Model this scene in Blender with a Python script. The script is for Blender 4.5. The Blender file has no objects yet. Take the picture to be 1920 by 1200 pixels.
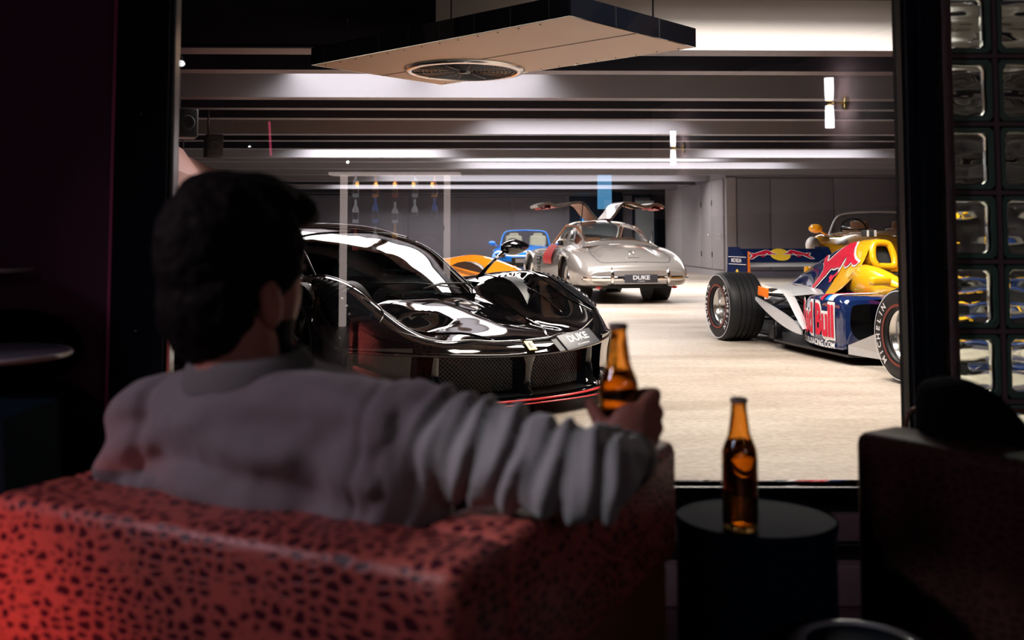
import bpy, bmesh, math, random
import numpy as np
from mathutils import Vector, Matrix, noise
from mathutils.geometry import tessellate_polygon
random.seed(4)
PI = math.pi
scene = bpy.context.scene
col = scene.collection

# ---------------------------------------------------------------- camera
F = 1900.0; TH = math.radians(3.6); CAMZ = 1.0; HOR = 445.0
PY = HOR - F * math.tan(TH)
cam_d = bpy.data.cameras.new('camera'); cam = bpy.data.objects.new('camera', cam_d); col.objects.link(cam)
cam.location = (0, 0, CAMZ); cam.rotation_euler = (PI / 2 + TH, 0, 0)
cam_d.sensor_width = 36.0; cam_d.lens = F / 1920 * 36
cam_d.shift_y = -(600 - PY) / 1920
cam_d.clip_end = 200; cam_d.clip_start = .05
cam_d.dof.use_dof = True; cam_d.dof.focus_distance = 7.0; cam_d.dof.aperture_fstop = 3.4
scene.camera = cam

def at(px, py, Y):
    dx = (px - 960) / F; dy = (PY - py) / F
    d = Vector((dx, math.cos(TH) - dy * math.sin(TH), math.sin(TH) + dy * math.cos(TH)))
    k = Y / d.y
    return Vector((d.x * k, Y, CAMZ + d.z * k))
def atz(px, py, z):
    dx = (px - 960) / F; dy = (PY - py) / F
    d = Vector((dx, math.cos(TH) - dy * math.sin(TH), math.sin(TH) + dy * math.cos(TH)))
    k = (z - CAMZ) / d.z
    return Vector((d.x * k, d.y * k, z))

# ---------------------------------------------------------------- view, world
vs = scene.view_settings
vs.view_transform = 'Standard'; vs.look = 'None'; vs.gamma = 1; vs.use_curve_mapping = False
vs.exposure = 0.35
w = bpy.data.worlds.new('world'); scene.world = w; w.use_nodes = True
w.node_tree.nodes['Background'].inputs[0].default_value = (.55, .6, .8, 1)
w.node_tree.nodes['Background'].inputs[1].default_value = 0.002
scene.cycles.use_denoising = True
scene.cycles.max_bounces = 8; scene.cycles.transparent_max_bounces = 12
scene.cycles.glossy_bounces = 5; scene.cycles.transmission_bounces = 8; scene.cycles.diffuse_bounces = 3
scene.cycles.caustics_reflective = False; scene.cycles.caustics_refractive = False
scene.cycles.sample_clamp_indirect = 6

# ---------------------------------------------------------------- garage lights (mounted at slab level, between the ribs)
def area(name, loc, size, power, color=(1, 1, 1), rot=(0, 0, 0), spread=None):
    l = bpy.data.lights.new(name, 'AREA'); l.shape = 'RECTANGLE'; l.size, l.size_y = size
    l.energy = power; l.color = color
    if spread: l.spread = spread
    o = bpy.data.objects.new(name, l); o.location = loc; o.rotation_euler = rot; col.objects.link(o); return o
WARM = (1, .90, .80); NEUT = (1, .93, .90)
LAMPS = [  # x, y, size x, size y, watts, colour, where
    (2.15, 7.35, 2.3, .8, 125, WARM, 'right of the hanging panel, over the race car nose'),
    (1.6, 5.1, 2.4, .9, 50, WARM, 'nearest on the right, close to the window'),
    (-1.72, 10.06, 1.3, 1.4, 70, NEUT, 'above the black car, left one of the pair'),
    (-.30, 10.06, 1.3, 1.4, 70, NEUT, 'above the black car, right one of the pair'),
    (1.0, 14.05, 2.8, .8, 170, NEUT, 'in the wide bay before the silver coupe'),
    (5.2, 18.45, 3.0, .7, 150, NEUT, 'in the bay near the corner post'),
    (-2.6, 18.45, 2.6, .7, 150, NEUT, 'in the bay left of the silver coupe'),
    (1.5, 19.62, 5.0, .4, 190, NEUT, 'in the narrow bay above the silver coupe'),
    (2.5, 21.6, 7.0, .6, 230, NEUT, 'in the bay above the blue convertible'),
    (0.5, 26.5, 8.0, .7, 200, NEUT, 'in the bay behind the blue convertible'),
    (-1., 35.4, 9.0, .7, 120, NEUT, 'against the back wall panels'),
    (-1., 30.8, 9.0, .7, 260, NEUT, 'in the farthest lit bay'),
]
for x_, y_, a_, b_, pw_, c_, t_ in LAMPS: area('ceiling_lamp', (x_, y_, 2.84), (a_, b_), pw_ * 1.15, c_, spread=math.radians(150 if y_ < 8 or y_ > 17 else 138))

# ---------------------------------------------------------------- lounge lights
def aim(src, dst): return (Vector(dst) - Vector(src)).to_track_quat('-Z', 'Y').to_euler()
def spot(name, src, dst, power, color, cone, radius=.03, blend=.8):
    l = bpy.data.lights.new(name, 'SPOT'); l.energy = power; l.color = color; l.spot_size = math.radians(cone); l.spot_blend = blend; l.shadow_soft_size = radius
    o = bpy.data.objects.new(name, l); o.location = src; o.rotation_euler = aim(src, dst); col.objects.link(o); return o
spot('red_lamp', (-1.35, .20, .42), (-.90, 1.30, .33), 52, (1, .17, .15), 40, .05, 1.0)
spot('lounge_downlight', (-1.98, -.2, 2.05), (.52, 1.57, .38), 110, (.85, .93, 1), 7, .03, .6)
s_ = (-2.25, .7, 2.1); area('lounge_soft_fill', s_, (.4, .4), 2.4, (.98, .80, .98), rot=aim(s_, (-.4, 1.5, .7)), spread=math.radians(80))  # unseen fill light on the man from the left, no fixture

# ---------------------------------------------------------------- materials
M = {}
def nt(m): return m.node_tree.nodes, m.node_tree.links
def mat(name, c, rough=.5, metal=0., coat=0., trans=0., ior=1.5, emit=None, es=0., alpha=1., nz=None, bump=None, spec=.5, sheen=0.):
    m = bpy.data.materials.new(name); m.use_nodes = True; N, L = nt(m); b = N['Principled BSDF']
    b.inputs['Base Color'].default_value = (*c, 1); b.inputs['Roughness'].default_value = rough
    b.inputs['Metallic'].default_value = metal; b.inputs['Coat Weight'].default_value = coat
    b.inputs['Coat Roughness'].default_value = .02
    b.inputs['Transmission Weight'].default_value = trans; b.inputs['IOR'].default_value = ior
    b.inputs['Specular IOR Level'].default_value = spec; b.inputs['Sheen Weight'].default_value = sheen
    if emit: b.inputs['Emission Color'].default_value = (*emit, 1); b.inputs['Emission Strength'].default_value = es
    tc = N.new('ShaderNodeTexCoord')
    if nz is None and bump is None: nz = (9., .06)
    if nz:
        n = N.new('ShaderNodeTexNoise'); n.inputs['Scale'].default_value = nz[0]; n.inputs['Detail'].default_value = 5
        L.new(tc.outputs['Object'], n.inputs['Vector'])
        mx = N.new('ShaderNodeMix'); mx.data_type = 'RGBA'
        mx.inputs[6].default_value = (*[v * (1 - nz[1]) for v in c], 1); mx.inputs[7].default_value = (*[min(1, v * (1 + nz[1])) for v in c], 1)
        L.new(n.outputs['Fac'], mx.inputs[0]); L.new(mx.outputs[2], b.inputs['Base Color'])
    if bump:
        n2 = N.new('ShaderNodeTexNoise'); n2.inputs['Scale'].default_value = bump[0]; n2.inputs['Detail'].default_value = 4
        L.new(tc.outputs['Object'], n2.inputs['Vector'])
        bp = N.new('ShaderNodeBump'); bp.inputs['Strength'].default_value = bump[1]; bp.inputs['Distance'].default_value = bump[2] if len(bump) > 2 else .01
        L.new(n2.outputs['Fac'], bp.inputs['Height']); L.new(bp.outputs[0], b.inputs['Normal'])
    M[name] = m; return m
def pane_mat(name, tint=(1, 1, 1), ior=1.5, rough=0.):
    m = bpy.data.materials.new(name); m.use_nodes = True; N, L = nt(m); N.remove(N['Principled BSDF'])
    t = N.new('ShaderNodeBsdfTransparent'); t.inputs[0].default_value = (*tint, 1)
    g = N.new('ShaderNodeBsdfGlossy'); g.inputs['Roughness'].default_value = rough; g.inputs[0].default_value = (1, 1, 1, 1)
    f = N.new('ShaderNodeFresnel'); f.inputs[0].default_value = ior
    mx = N.new('ShaderNodeMixShader'); L.new(f.outputs[0], mx.inputs[0]); L.new(t.outputs[0], mx.inputs[1]); L.new(g.outputs[0], mx.inputs[2])
    L.new(mx.outputs[0], N['Material Output'].inputs[0]); M[name] = m; return m

mat('black_paint', (.0028, .0032, .0042), .045, coat=1., spec=.5)
mat('carbon', (.008, .008, .009), .35)
mat('black_plastic', (.012, .012, .014), .45)
mat('black_mesh', (.03, .03, .033), .4)
mat('red_line', (.75, .02, .03), .25, coat=.6)
mat('rubber', (.012, .012, .014), .5, ior=1.35, bump=(60, .15, .002))
mat('alloy', (.62, .61, .60), .22, metal=1.)
mat('dark_alloy', (.10, .10, .11), .25, metal=1.)
mat('chrome', (.85, .84, .82), .07, metal=1.)
mat('caliper_red', (.6, .02, .02), .35)
mat('lens_dark', (.01, .012, .015), .03, coat=1.)
mat('silver_paint', (.43, .395, .37), .26, metal=.5, coat=.9)
mat('tan_leather', (.52, .24, .12), .5)
mat('red_leather', (.55, .03, .03), .45)
mat('cream_leather', (.75, .70, .55), .55)
mat('blue_paint', (.015, .20, .72), .15, coat=1.)
mat('orange_paint', (.85, .25, .01), .15, coat=1.)
mat('amber_paint', (.95, .42, .012), .15, coat=1.)
mat('navy_paint', (.006, .018, .085), .12, coat=1.)
mat('yellow_paint', (.92, .48, .01), .2, coat=.9)
mat('logo_red', (.60, .008, .04), .5, spec=.25)
mat('logo_white', (.82, .82, .84), .5, spec=.3)
mat('logo_yellow', (.95, .62, .05), .3)
mat('race_silver', (.62, .64, .68), .3, metal=.25, coat=.4)
mat('race_grey', (.42, .41, .42), .4)
mat('orange_trim', (.85, .18, .01), .35)
mat('steel_arm', (.05, .05, .055), .3, metal=.6)
mat('interior_dark', (.02, .024, .028), .6)
mat('plate_dark', (.035, .035, .045), .4)
mat('plate_text', (.62, .62, .66), .4)
mat('tail_red', (.5, .015, .01), .12, coat=1.)
mat('tyre_red', (.14, .02, .015), .5); mat('white_paint', (.72, .70, .68), .45)
pane_mat('window_glass', (.97, .98, .98), 1.52)
pane_mat('car_glass', (.30, .36, .36), 1.5)
pane_mat('clear_car_glass', (.80, .85, .86), 1.4)

# ---------------------------------------------------------------- mesh builder
class MB:
    def __init__(s): s.v = []; s.f = []; s.m = []; s.sm = []
    def add(s, vs, fs, mi=0, smooth=False):
        o = len(s.v); s.v.extend([tuple(p) for p in vs])
        for f in fs: s.f.append(tuple(i + o for i in f)); s.m.append(mi); s.sm.append(smooth)
        return s
    def box(s, c, d, rz=0, mi=0, R=None, bev=0):
        hx, hy, hz = d[0] / 2, d[1] / 2, d[2] / 2
        pts = [Vector((x, y, z)) for x in (-hx, hx) for y in (-hy, hy) for z in (-hz, hz)]
        R = R or Matrix.Rotation(rz, 3, 'Z')
        if bev > 0:
            bm = bmesh.new(); bmesh.ops.create_cube(bm, size=1)
            for v in bm.verts: v.co = Vector((v.co.x * d[0], v.co.y * d[1], v.co.z * d[2]))
            bmesh.ops.bevel(bm, geom=bm.edges[:], offset=bev, segments=3, profile=.5, affect='EDGES')
            bm.verts.index_update(); off = Vector(c)
            s.add([R @ v.co + off for v in bm.verts], [[v.index for v in f.verts] for f in bm.faces], mi, True); bm.free(); return s
        off = Vector(c)
        return s.add([R @ p + off for p in pts], [(0, 1, 3, 2), (4, 6, 7, 5), (0, 4, 5, 1), (2, 3, 7, 6), (0, 2, 6, 4), (1, 5, 7, 3)], mi)
    def tube(s, pts, r, n=8, mi=0, closed=False, caps=True):
        pts = [Vector(p) for p in pts]; N = len(pts); rs = r if isinstance(r, (list, tuple)) else [r] * N
        vs = []; up = Vector((0, 0, 1)); prev = None
        for i, p in enumerate(pts):
            a = pts[(i - 1) % N] if (closed or i > 0) else p; b = pts[(i + 1) % N] if (closed or i < N - 1) else p
            t = (b - a).normalized()
            if prev is None:
                q = t.cross(up if abs(t.z) < .9 else Vector((1, 0, 0))).normalized()
            else:
                q = (prev - t * prev.dot(t))
                q = q.normalized() if q.length > 1e-6 else t.orthogonal().normalized()
            prev = q; k = t.cross(q)
            for j in range(n):
                an = 2 * PI * j / n; vs.append(p + (q * math.cos(an) + k * math.sin(an)) * rs[i])
        fs = []
        for i in range(N if closed else N - 1):
            i2 = (i + 1) % N
            for j in range(n): fs.append((i * n + j, i * n + (j + 1) % n, i2 * n + (j + 1) % n, i2 * n + j))
        if caps and not closed: fs.append(tuple(range(n))[::-1]); fs.append(tuple((N - 1) * n + j for j in range(n)))
        return s.add(vs, fs, mi, True)
    def lathe(s, prof, n=32, T=None, mi=0, smooth=True, a0=0, a1=2 * PI):
        """prof: (r,z) pairs; revolved about z, then moved by matrix T"""
        T = T or Matrix.Identity(4); full = abs(a1 - a0 - 2 * PI) < 1e-6; cols = n if full else n + 1
        vs = [T @ Vector((r * math.cos(a0 + (a1 - a0) * j / n), r * math.sin(a0 + (a1 - a0) * j / n), z)) for r, z in prof for j in range(cols)]
        fs = []
        for i in range(len(prof) - 1):
            for j in range(n):
                j2 = (j + 1) % cols; fs.append((i * cols + j, i * cols + j2, (i + 1) * cols + j2, (i + 1) * cols + j))
        return s.add(vs, fs, mi, smooth)
    def ell(s, c, r, n=20, R=None, mi=0):
        prof = [(math.sin(PI * i / (n // 2)) or 1e-4, -math.cos(PI * i / (n // 2))) for i in range(n // 2 + 1)]
        prof[0] = (1e-4, -1); prof[-1] = (1e-4, 1)
        S = Matrix.Diagonal((*r, 1)); T = Matrix.Translation(c) @ (R.to_4x4() if R else Matrix.Identity(4)) @ S
        return s.lathe(prof, n, T, mi)
    def grid(s, G, mi=0, pred=None, smooth=True, mfn=None, wrap=False):
        nu, nv = len(G), len(G[0]); vs = [p for r in G for p in r]; fs = []; ms = []
        for i in range(nu - 1):
            for j in range(nv - 1):
                q = (i * nv + j, i * nv + j + 1, (i + 1) * nv + j + 1, (i + 1) * nv + j)
                c = (Vector(vs[q[0]]) + Vector(vs[q[1]]) + Vector(vs[q[2]]) + Vector(vs[q[3]])) / 4
                if pred is None or pred(c): fs.append(q); ms.append(mfn(c) if mfn else mi)
        o = len(s.f); s.add(vs, fs, mi, smooth)
        for k, m_ in enumerate(ms): s.m[o + k] = m_
        return s
    def prism(s, poly, T, depth, mi=0, smooth=False):
        """poly: 2-D outline, extruded along local z, placed by matrix T"""
        n = len(poly); T = T
        tris = tessellate_polygon([[Vector((x, y, 0)) for x, y in poly]])
        vs = [T @ Vector((x, y, 0)) for x, y in poly] + [T @ Vector((x, y, depth)) for x, y in poly]
        fs = [tuple(t) for t in tris] + [tuple(i + n for i in t[::-1]) for t in tris]
        fs += [(i, (i + 1) % n, (i + 1) % n + n, i + n) for i in range(n)]
        return s.add(vs, fs, mi, smooth)
    def mirror(s):
        o = len(s.v); k = len(s.f); s.v.extend([(x, -y, z) for x, y, z in s.v[:o]])
        for i in range(k): s.f.append(tuple(j + o for j in s.f[i][::-1])); s.m.append(s.m[i]); s.sm.append(s.sm[i])
        return s
    def map(s, fn): s.v = [tuple(fn(Vector(p))) for p in s.v]; return s
    def build(s, name, mats, parent=None, loc=None, rot=None, weld=0.0, label=None, autosmooth=None, shade=None):
        me = bpy.data.meshes.new(name); me.from_pydata([tuple(v) for v in s.v], [], s.f)
        if isinstance(mats, str) or not isinstance(mats, (list, tuple)): mats = [mats]
        for m_ in mats: me.materials.append(M[m_] if isinstance(m_, str) else m_)
        me.polygons.foreach_set('material_index', s.m)
        me.polygons.foreach_set('use_smooth', [bool(x) for x in s.sm] if shade is None else [shade] * len(s.f))
        bm = bmesh.new(); bm.from_mesh(me)
        if weld: bmesh.ops.remove_doubles(bm, verts=bm.verts, dist=weld)
        loose = [v for v in bm.verts if not v.link_faces]
        if loose: bmesh.ops.delete(bm, geom=loose, context='VERTS')
        bmesh.ops.recalc_face_normals(bm, faces=bm.faces); bm.to_mesh(me); bm.free()
        if autosmooth:
            me.set_sharp_from_angle(angle=math.radians(autosmooth))
        o = bpy.data.objects.new(name, me); col.objects.link(o)
        if parent: o.parent = parent
        if loc is not None: o.location = loc
        if rot is not None: o.rotation_euler = rot
        if label: o['label'] = label
        return o

def cr(P, n, closed=False):
    """Catmull-Rom resample of array P (k, ...) to n samples"""
    P = np.asarray(P, float); k = len(P)
    t = np.linspace(0, k - 1, n); i = np.minimum(t.astype(int), k - 2); f = (t - i).reshape((-1,) + (1,) * (P.ndim - 1))
    p1 = P[i]; p2 = P[i + 1]; p0 = np.where((i > 0).reshape(f.shape), P[np.maximum(i - 1, 0)], 2 * p1 - p2)
    p3 = np.where((i < k - 2).reshape(f.shape), P[np.minimum(i + 2, k - 1)], 2 * p2 - p1)
    return .5 * (2 * p1 + (p2 - p0) * f + (2 * p0 - 5 * p1 + 4 * p2 - p3) * f ** 2 + (3 * p1 - p0 - 3 * p2 + p3) * f ** 3)
def loft(st, nu, nv):
    A = np.array([[(x, y, z) for y, z in sec] for x, sec in st])
    A = cr(A, nu); A = np.swapaxes(cr(np.swapaxes(A, 0, 1), nv), 0, 1)
    return A
def pts(P, n): return [Vector(p) for p in cr(P, n)]

def empty(name, loc=(0, 0, 0), rz=0., label=None, cat=None, group=None):
    o = bpy.data.objects.new(name, None); col.objects.link(o); o.location = loc; o.rotation_euler = (0, 0, rz); o.empty_display_size = .2
    if label: tag(o, label, cat, group)
    return o
def tag(o, label, cat, group=None):
    o['label'] = label; o['category'] = cat
    if group: o['group'] = group
    return o
def struct(o): o['kind'] = 'structure'; return o
def copy_tree(o, parent=None, label=None, loc=None, rot=None):
    c = o.copy(); col.objects.link(c)
    if parent: c.parent = parent
    if loc is not None: c.location = loc
    if rot is not None: c.rotation_euler = rot
    if label: c['label'] = label
    for ch in list(o.children): copy_tree(ch, c)
    return c
def text_mb(txt, size, T=None, fn=None, depth=0.0, bold=0.0, sx=1.0, align='CENTER', mi=0, mb=None, sub=0):
    cu = bpy.data.curves.new('lettering', 'FONT'); cu.body = txt; cu.size = size; cu.align_x = align; cu.align_y = 'CENTER'
    cu.offset = bold; cu.resolution_u = 3; cu.extrude = depth
    o = bpy.data.objects.new('lettering', cu); col.objects.link(o)
    dg = bpy.context.evaluated_depsgraph_get(); me = bpy.data.meshes.new_from_object(o.evaluated_get(dg))
    bm = bmesh.new(); bm.from_mesh(me)
    if sub:
        bmesh.ops.triangulate(bm, faces=bm.faces)
        bmesh.ops.subdivide_edges(bm, edges=[e for e in bm.edges if e.calc_length() > sub], cuts=2, use_grid_fill=True)
    bm.verts.index_update()
    vs = [Vector((v.co.x * sx, v.co.y, v.co.z)) for v in bm.verts]; fs = [tuple(v.index for v in f.verts) for f in bm.faces]; bm.free()
    if T is not None: vs = [T @ v for v in vs]
    if fn: vs = [fn(v) for v in vs]
    bpy.data.objects.remove(o); bpy.data.meshes.remove(me)
    mb = mb or MB(); mb.add(vs, fs, mi); return mb
def frame_T(o, x, y):
    """matrix whose local x,y axes are the given directions, origin o"""
    x = Vector(x).normalized(); y = Vector(y); y = (y - x * y.dot(x)).normalized(); z = x.cross(y)
    m = Matrix((x, y, z)).transposed().to_4x4(); m.translation = Vector(o); return m

# body grid: wheel arches snapped to a circle, then cut
def snap_arch(G, wheels, ymin, zmax_extra=0):
    for (wx, wz, R) in wheels:
        for r in range(G.shape[0]):
            for c in range(G.shape[1]):
                x, y, z = G[r, c]
                if abs(y) < ymin: continue
                d = math.hypot(x - wx, z - wz)
                if abs(d - R) < .022 and d > 1e-3:
                    G[r, c, 0] = wx + (x - wx) * R / d; G[r, c, 2] = wz + (z - wz) * R / d
    return G
def in_arch(c, wheels, ymin):
    return abs(c.y) > ymin and any(math.hypot(c.x - wx, c.z - wz) < R * .995 for wx, wz, R in wheels)

def add_wheel(parent, x, y, R, W, rimR, spokes=5, style='five', tyre='rubber', rim='alloy', caliper=None, grooves=0, disc=True, steer=0.):
    """a wheel: hub axis along local y, outward side = sign of y"""
    sg = 1 if y > 0 else -1
    T = Matrix.Translation((x, y, R)) @ Matrix.Rotation(steer, 4, 'Z') @ Matrix.Rotation(-sg * PI / 2, 4, 'X')   # local z -> outward
    h = W / 2
    prof = [(rimR, -h * .85), (rimR + .01, -h * .95), ((R + rimR) / 2, -h), (R - .03, -h * .96), (R - .008, -h * .86), (R, -h * .7)]
    if grooves:
        g = .007
        for k in range(grooves):
            c = (-.5 + (k + .5) / grooves) * h * 1.15
            prof += [(R, c - g * 1.2), (R - g * 1.6, c - g), (R - g * 1.6, c + g), (R, c + g * 1.2)]
    prof += [(R, h * .7), (R - .008, h * .86), (R - .03, h * .96), ((R + rimR) / 2, h), (rimR + .01, h * .95), (rimR, h * .85)]
    wt = MB().lathe(prof, 56, T).build('tyre', tyre, parent, weld=1e-5, autosmooth=30)
    m = MB()
    m.lathe([(rimR, -h * .85), (rimR - .012, -h * .7), (rimR - .03, -h * .2), (rimR - .035, h * .5), (rimR - .012, h * .72), (rimR + .004, h * .86), (rimR + .008, h * .82), (rimR - .004, h * .7)], 48, T)
    if style == 'dish':
        m.lathe([(rimR - .034, h * .5), (rimR - .06, h * .2), (rimR * .45, h * .05), (.03, h * .15), (1e-4, h * .15)], 48, T)
    elif style == 'steel':
        m.lathe([(rimR - .03, h * .55), (rimR - .045, h * .35), (rimR * .75, h * .55), (rimR * .6, h * .5), (1e-4, h * .5)], 48, T)
        m.lathe([(rimR * .55, h * .5), (rimR * .5, h * .72), (rimR * .25, h * .9), (1e-4, h * .95)], 32, T)
    else:
        for k in range(spokes):
            for off in ((-.10, .10) if style == 'twin' else (0,)):
                a = 2 * PI * k / spokes + off; ca, sa = math.cos(a), math.sin(a); b = a + off * .6
                m.tube([T @ Vector((.05 * ca, .05 * sa, h * .42)), T @ Vector((rimR * .55 * ca, rimR * .55 * sa, h * .58)), T @ Vector(((rimR - .02) * math.cos(b), (rimR - .02) * math.sin(b), h * .66))], [.022, .015, .014], 6)
        m.lathe([(.055, h * .3), (.055, h * .5), (.04, h * .56), (1e-4, h * .56)], 20, T)
    m.build('rim', rim, wt)
    if disc:
        MB().lathe([(rimR * .42, 0), (rimR * .8, 0), (rimR * .8, h * .1), (rimR * .42, h * .1)], 40, T).build('brake_disc', 'dark_alloy', wt)
    if caliper:
        m = MB().lathe([(rimR * .6, -.03), (rimR * .86, -.03), (rimR * .86, h * .3), (rimR * .6, h * .3), (rimR * .6, -.03)], 8, T, a0=PI * .8, a1=PI * 1.25)
        m.build('brake_caliper', caliper, wt)
    return wt
# ================================================================ setting
def concrete(name):
    m = bpy.data.materials.new(name); m.use_nodes = True; N, L = nt(m); b = N['Principled BSDF']
    tc = N.new('ShaderNodeTexCoord'); mp = N.new('ShaderNodeMapping'); mp.inputs['Scale'].default_value = (.35, 1.1, 1); L.new(tc.outputs['Object'], mp.inputs[0])
    n1 = N.new('ShaderNodeTexNoise'); n1.inputs['Scale'].default_value = 1.3; n1.inputs['Detail'].default_value = 8; n1.inputs['Roughness'].default_value = .65; L.new(mp.outputs[0], n1.inputs['Vector'])
    r1 = N.new('ShaderNodeValToRGB'); r1.color_ramp.elements[0].position = .33; r1.color_ramp.elements[0].color = (.31, .25, .20, 1); r1.color_ramp.elements[1].position = .68; r1.color_ramp.elements[1].color = (.50, .44, .38, 1); L.new(n1.outputs['Fac'], r1.inputs[0])
    n2 = N.new('ShaderNodeTexNoise'); n2.inputs['Scale'].default_value = 26; n2.inputs['Detail'].default_value = 6; L.new(tc.outputs['Object'], n2.inputs['Vector'])
    r2 = N.new('ShaderNodeValToRGB'); r2.color_ramp.elements[0].position = .38; r2.color_ramp.elements[0].color = (.80, .78, .76, 1); r2.color_ramp.elements[1].position = .6; r2.color_ramp.elements[1].color = (1, 1, 1, 1); L.new(n2.outputs['Fac'], r2.inputs[0])
    mx = N.new('ShaderNodeMix'); mx.data_type = 'RGBA'; mx.blend_type = 'MULTIPLY'; mx.inputs[0].default_value = 1; L.new(r1.outputs[0], mx.inputs[6]); L.new(r2.outputs[0], mx.inputs[7])
    v = N.new('ShaderNodeTexVoronoi'); v.inputs['Scale'].default_value = 5.5; L.new(tc.outputs['Object'], v.inputs['Vector'])
    r3 = N.new('ShaderNodeValToRGB'); r3.color_ramp.elements[0].position = .015; r3.color_ramp.elements[0].color = (.25, .22, .2, 1); r3.color_ramp.elements[1].position = .03; r3.color_ramp.elements[1].color = (1, 1, 1, 1); L.new(v.outputs['Distance'], r3.inputs[0])
    m2 = N.new('ShaderNodeMix'); m2.data_type = 'RGBA'; m2.blend_type = 'MULTIPLY'; m2.inputs[0].default_value = 1; L.new(mx.outputs[2], m2.inputs[6]); L.new(r3.outputs[0], m2.inputs[7])
    L.new(m2.outputs[2], b.inputs['Base Color'])
    rr = N.new('ShaderNodeMapRange'); rr.inputs['To Min'].default_value = .32; rr.inputs['To Max'].default_value = .55; L.new(n1.outputs['Fac'], rr.inputs[0]); L.new(rr.outputs[0], b.inputs['Roughness'])
    bp = N.new('ShaderNodeBump'); bp.inputs['Strength'].default_value = .15; bp.inputs['Distance'].default_value = .004; L.new(n2.outputs['Fac'], bp.inputs['Height']); L.new(bp.outputs[0], b.inputs['Normal'])
    M[name] = m
concrete('concrete')
mat('rib_paint', (.12, .10, .13), .38, nz=(1.2, .06)); mat('rib_lit_bright', (.55, .52, .52), .5, nz=(1, .04)); mat('rib_shaded', (.012, .013, .025), .4); mat('rib_lit', (.22, .215, .245), .45, nz=(1, .04)); mat('slab_paint', (.08, .07, .08), .5)
mat('wall_grey', (.22, .21, .26), .45, nz=(1.5, .12)); mat('wall_warm', (.36, .33, .35), .45, nz=(1.2, .1)); mat('seam', (.03, .03, .035), .6)
mat('plum_wall', (.16, .04, .11), .6, nz=(2, .15)); mat('navy_frame', (.006, .011, .022), .6, ior=1.2)
mat('plaster', (.23, .16, .16), .85, bump=(35, .8, .01)); mat('grout', (.19, .13, .135), .85, bump=(80, .4, .004))
mat('lounge_floor', (.10, .06, .07), .4); mat('lounge_dark', (.03, .022, .03), .7); mat('beige_panel', (.62, .46, .38), .5, nz=(3, .08))
mat('kerb_stone', (.32, .22, .24), .7, bump=(30, .3, .005)); mat('brass', (.75, .55, .22), .2, metal=1.)
mat('frosted', (.42, .50, .54), .35, nz=(.7, .25)); mat('duct_beige', (.24, .13, .115), .6)

GX0, GX1, GY0, GY1 = -9.0, 12.0, 3.06, 38.0
SL = 2.9
struct(MB().box(((GX0 + GX1) / 2, (GY0 + GY1) / 2 - .0, -.05), (GX1 - GX0, GY1 - GY0 + .2, .1)).build('floor', 'concrete'))
struct(MB().box((.2, .3, -.055), (5.4, 5.4, .09)).build('floor_lounge', 'lounge_floor'))
cl = struct(MB().box(((GX0 + GX1) / 2, (GY0 + GY1) / 2, SL + .06), (GX1 - GX0, GY1 - GY0, .12)).build('ceiling', 'slab_paint'))
# ribs of the ceiling: every one a piece of it
RIBS = [(4.4, .2), (6.1, .22), (8.13, .27), (9.13, .22), (10.92, .22), (11.82, .2), (12.82, .2), (14.75, .22), (15.72, .22), (17.15, .22), (19.1, .25), (20.1, .25), (22.2, .3), (24.3, .3), (27.2, .3), (28.9, .3), (31.5, .3), (34.5, .3), (36.6, .3)]
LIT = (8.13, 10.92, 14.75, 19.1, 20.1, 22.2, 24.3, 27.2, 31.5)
for y, wd in RIBS:
    z0 = 2.5
    m = MB(); L_ = GX1 - GX0 - .4; t = .04
    m.add([(-L_ / 2, -wd / 2, z0), (L_ / 2, -wd / 2, z0), (L_ / 2, wd / 2, z0), (-L_ / 2, wd / 2, z0), (-L_ / 2, -wd / 2 - t, SL + .002), (L_ / 2, -wd / 2 - t, SL + .002), (L_ / 2, wd / 2 + t, SL + .002), (-L_ / 2, wd / 2 + t, SL + .002)],
          [(0, 1, 2, 3), (4, 5, 6, 7), (0, 1, 5, 4), (2, 3, 7, 6), (0, 3, 7, 4), (1, 2, 6, 5)])
    m.m = [0, 1, 2 if y in LIT else 1, 1, 1, 1]  # light and shade put in the paint: faces beside lamps pale, others near-black
    m.build('rib', ['rib_paint', 'rib_shaded', 'rib_lit' if y > 9 else 'rib_lit_bright'], cl, loc=(1.5, y + .06, 0), rot=(0, 0, math.radians(1.2 if y < 13 else .5)))

mat('shade_black', (.006, .006, .010), .9, spec=.05, ior=1.04)
struct(MB().box((-3.1, 7.86, 2.70), (5.0, .06, .42)).box((-3.1, 6.9, 2.52), (5.0, 1.9, .03)).build('shade_board', 'shade_black'))  # board added to blacken the ceiling's unlit left side
# back wall with tall panels, frosted opening
bw = struct(MB().box(((GX0 + 5.2) / 2, GY1 + .1, 1.45), (5.2 - GX0, .2, 2.9)).build('wall_back', 'wall_grey'))
for k, x in enumerate((-8.2, -6.0, -3.9, -2.0, 0.05)):
    MB().box((x + .98, GY1 - .015, 1.27), (1.9, .04, 2.46), bev=.008).build('panel', 'wall_grey', bw)
mat('dark_glass', (.02, .035, .06), .15, coat=.5)
MB().box((3.15, GY1 - .03, 1.3), (2.0, .05, 2.5)).build('glazed_bay', 'dark_glass', bw)
mat('screen_blue', (.0, .05, .2), .3, emit=(.01, .30, .85), es=.9)
MB().box((2.72, GY1 - .09, 1.62), (.28, .04, 1.1)).build('lit_pane', 'screen_blue', bw)
MB().box((3.75, GY1 - .09, 1.65), (.62, .04, 1.5)).build('pale_pane', 'wall_warm', bw)
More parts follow.
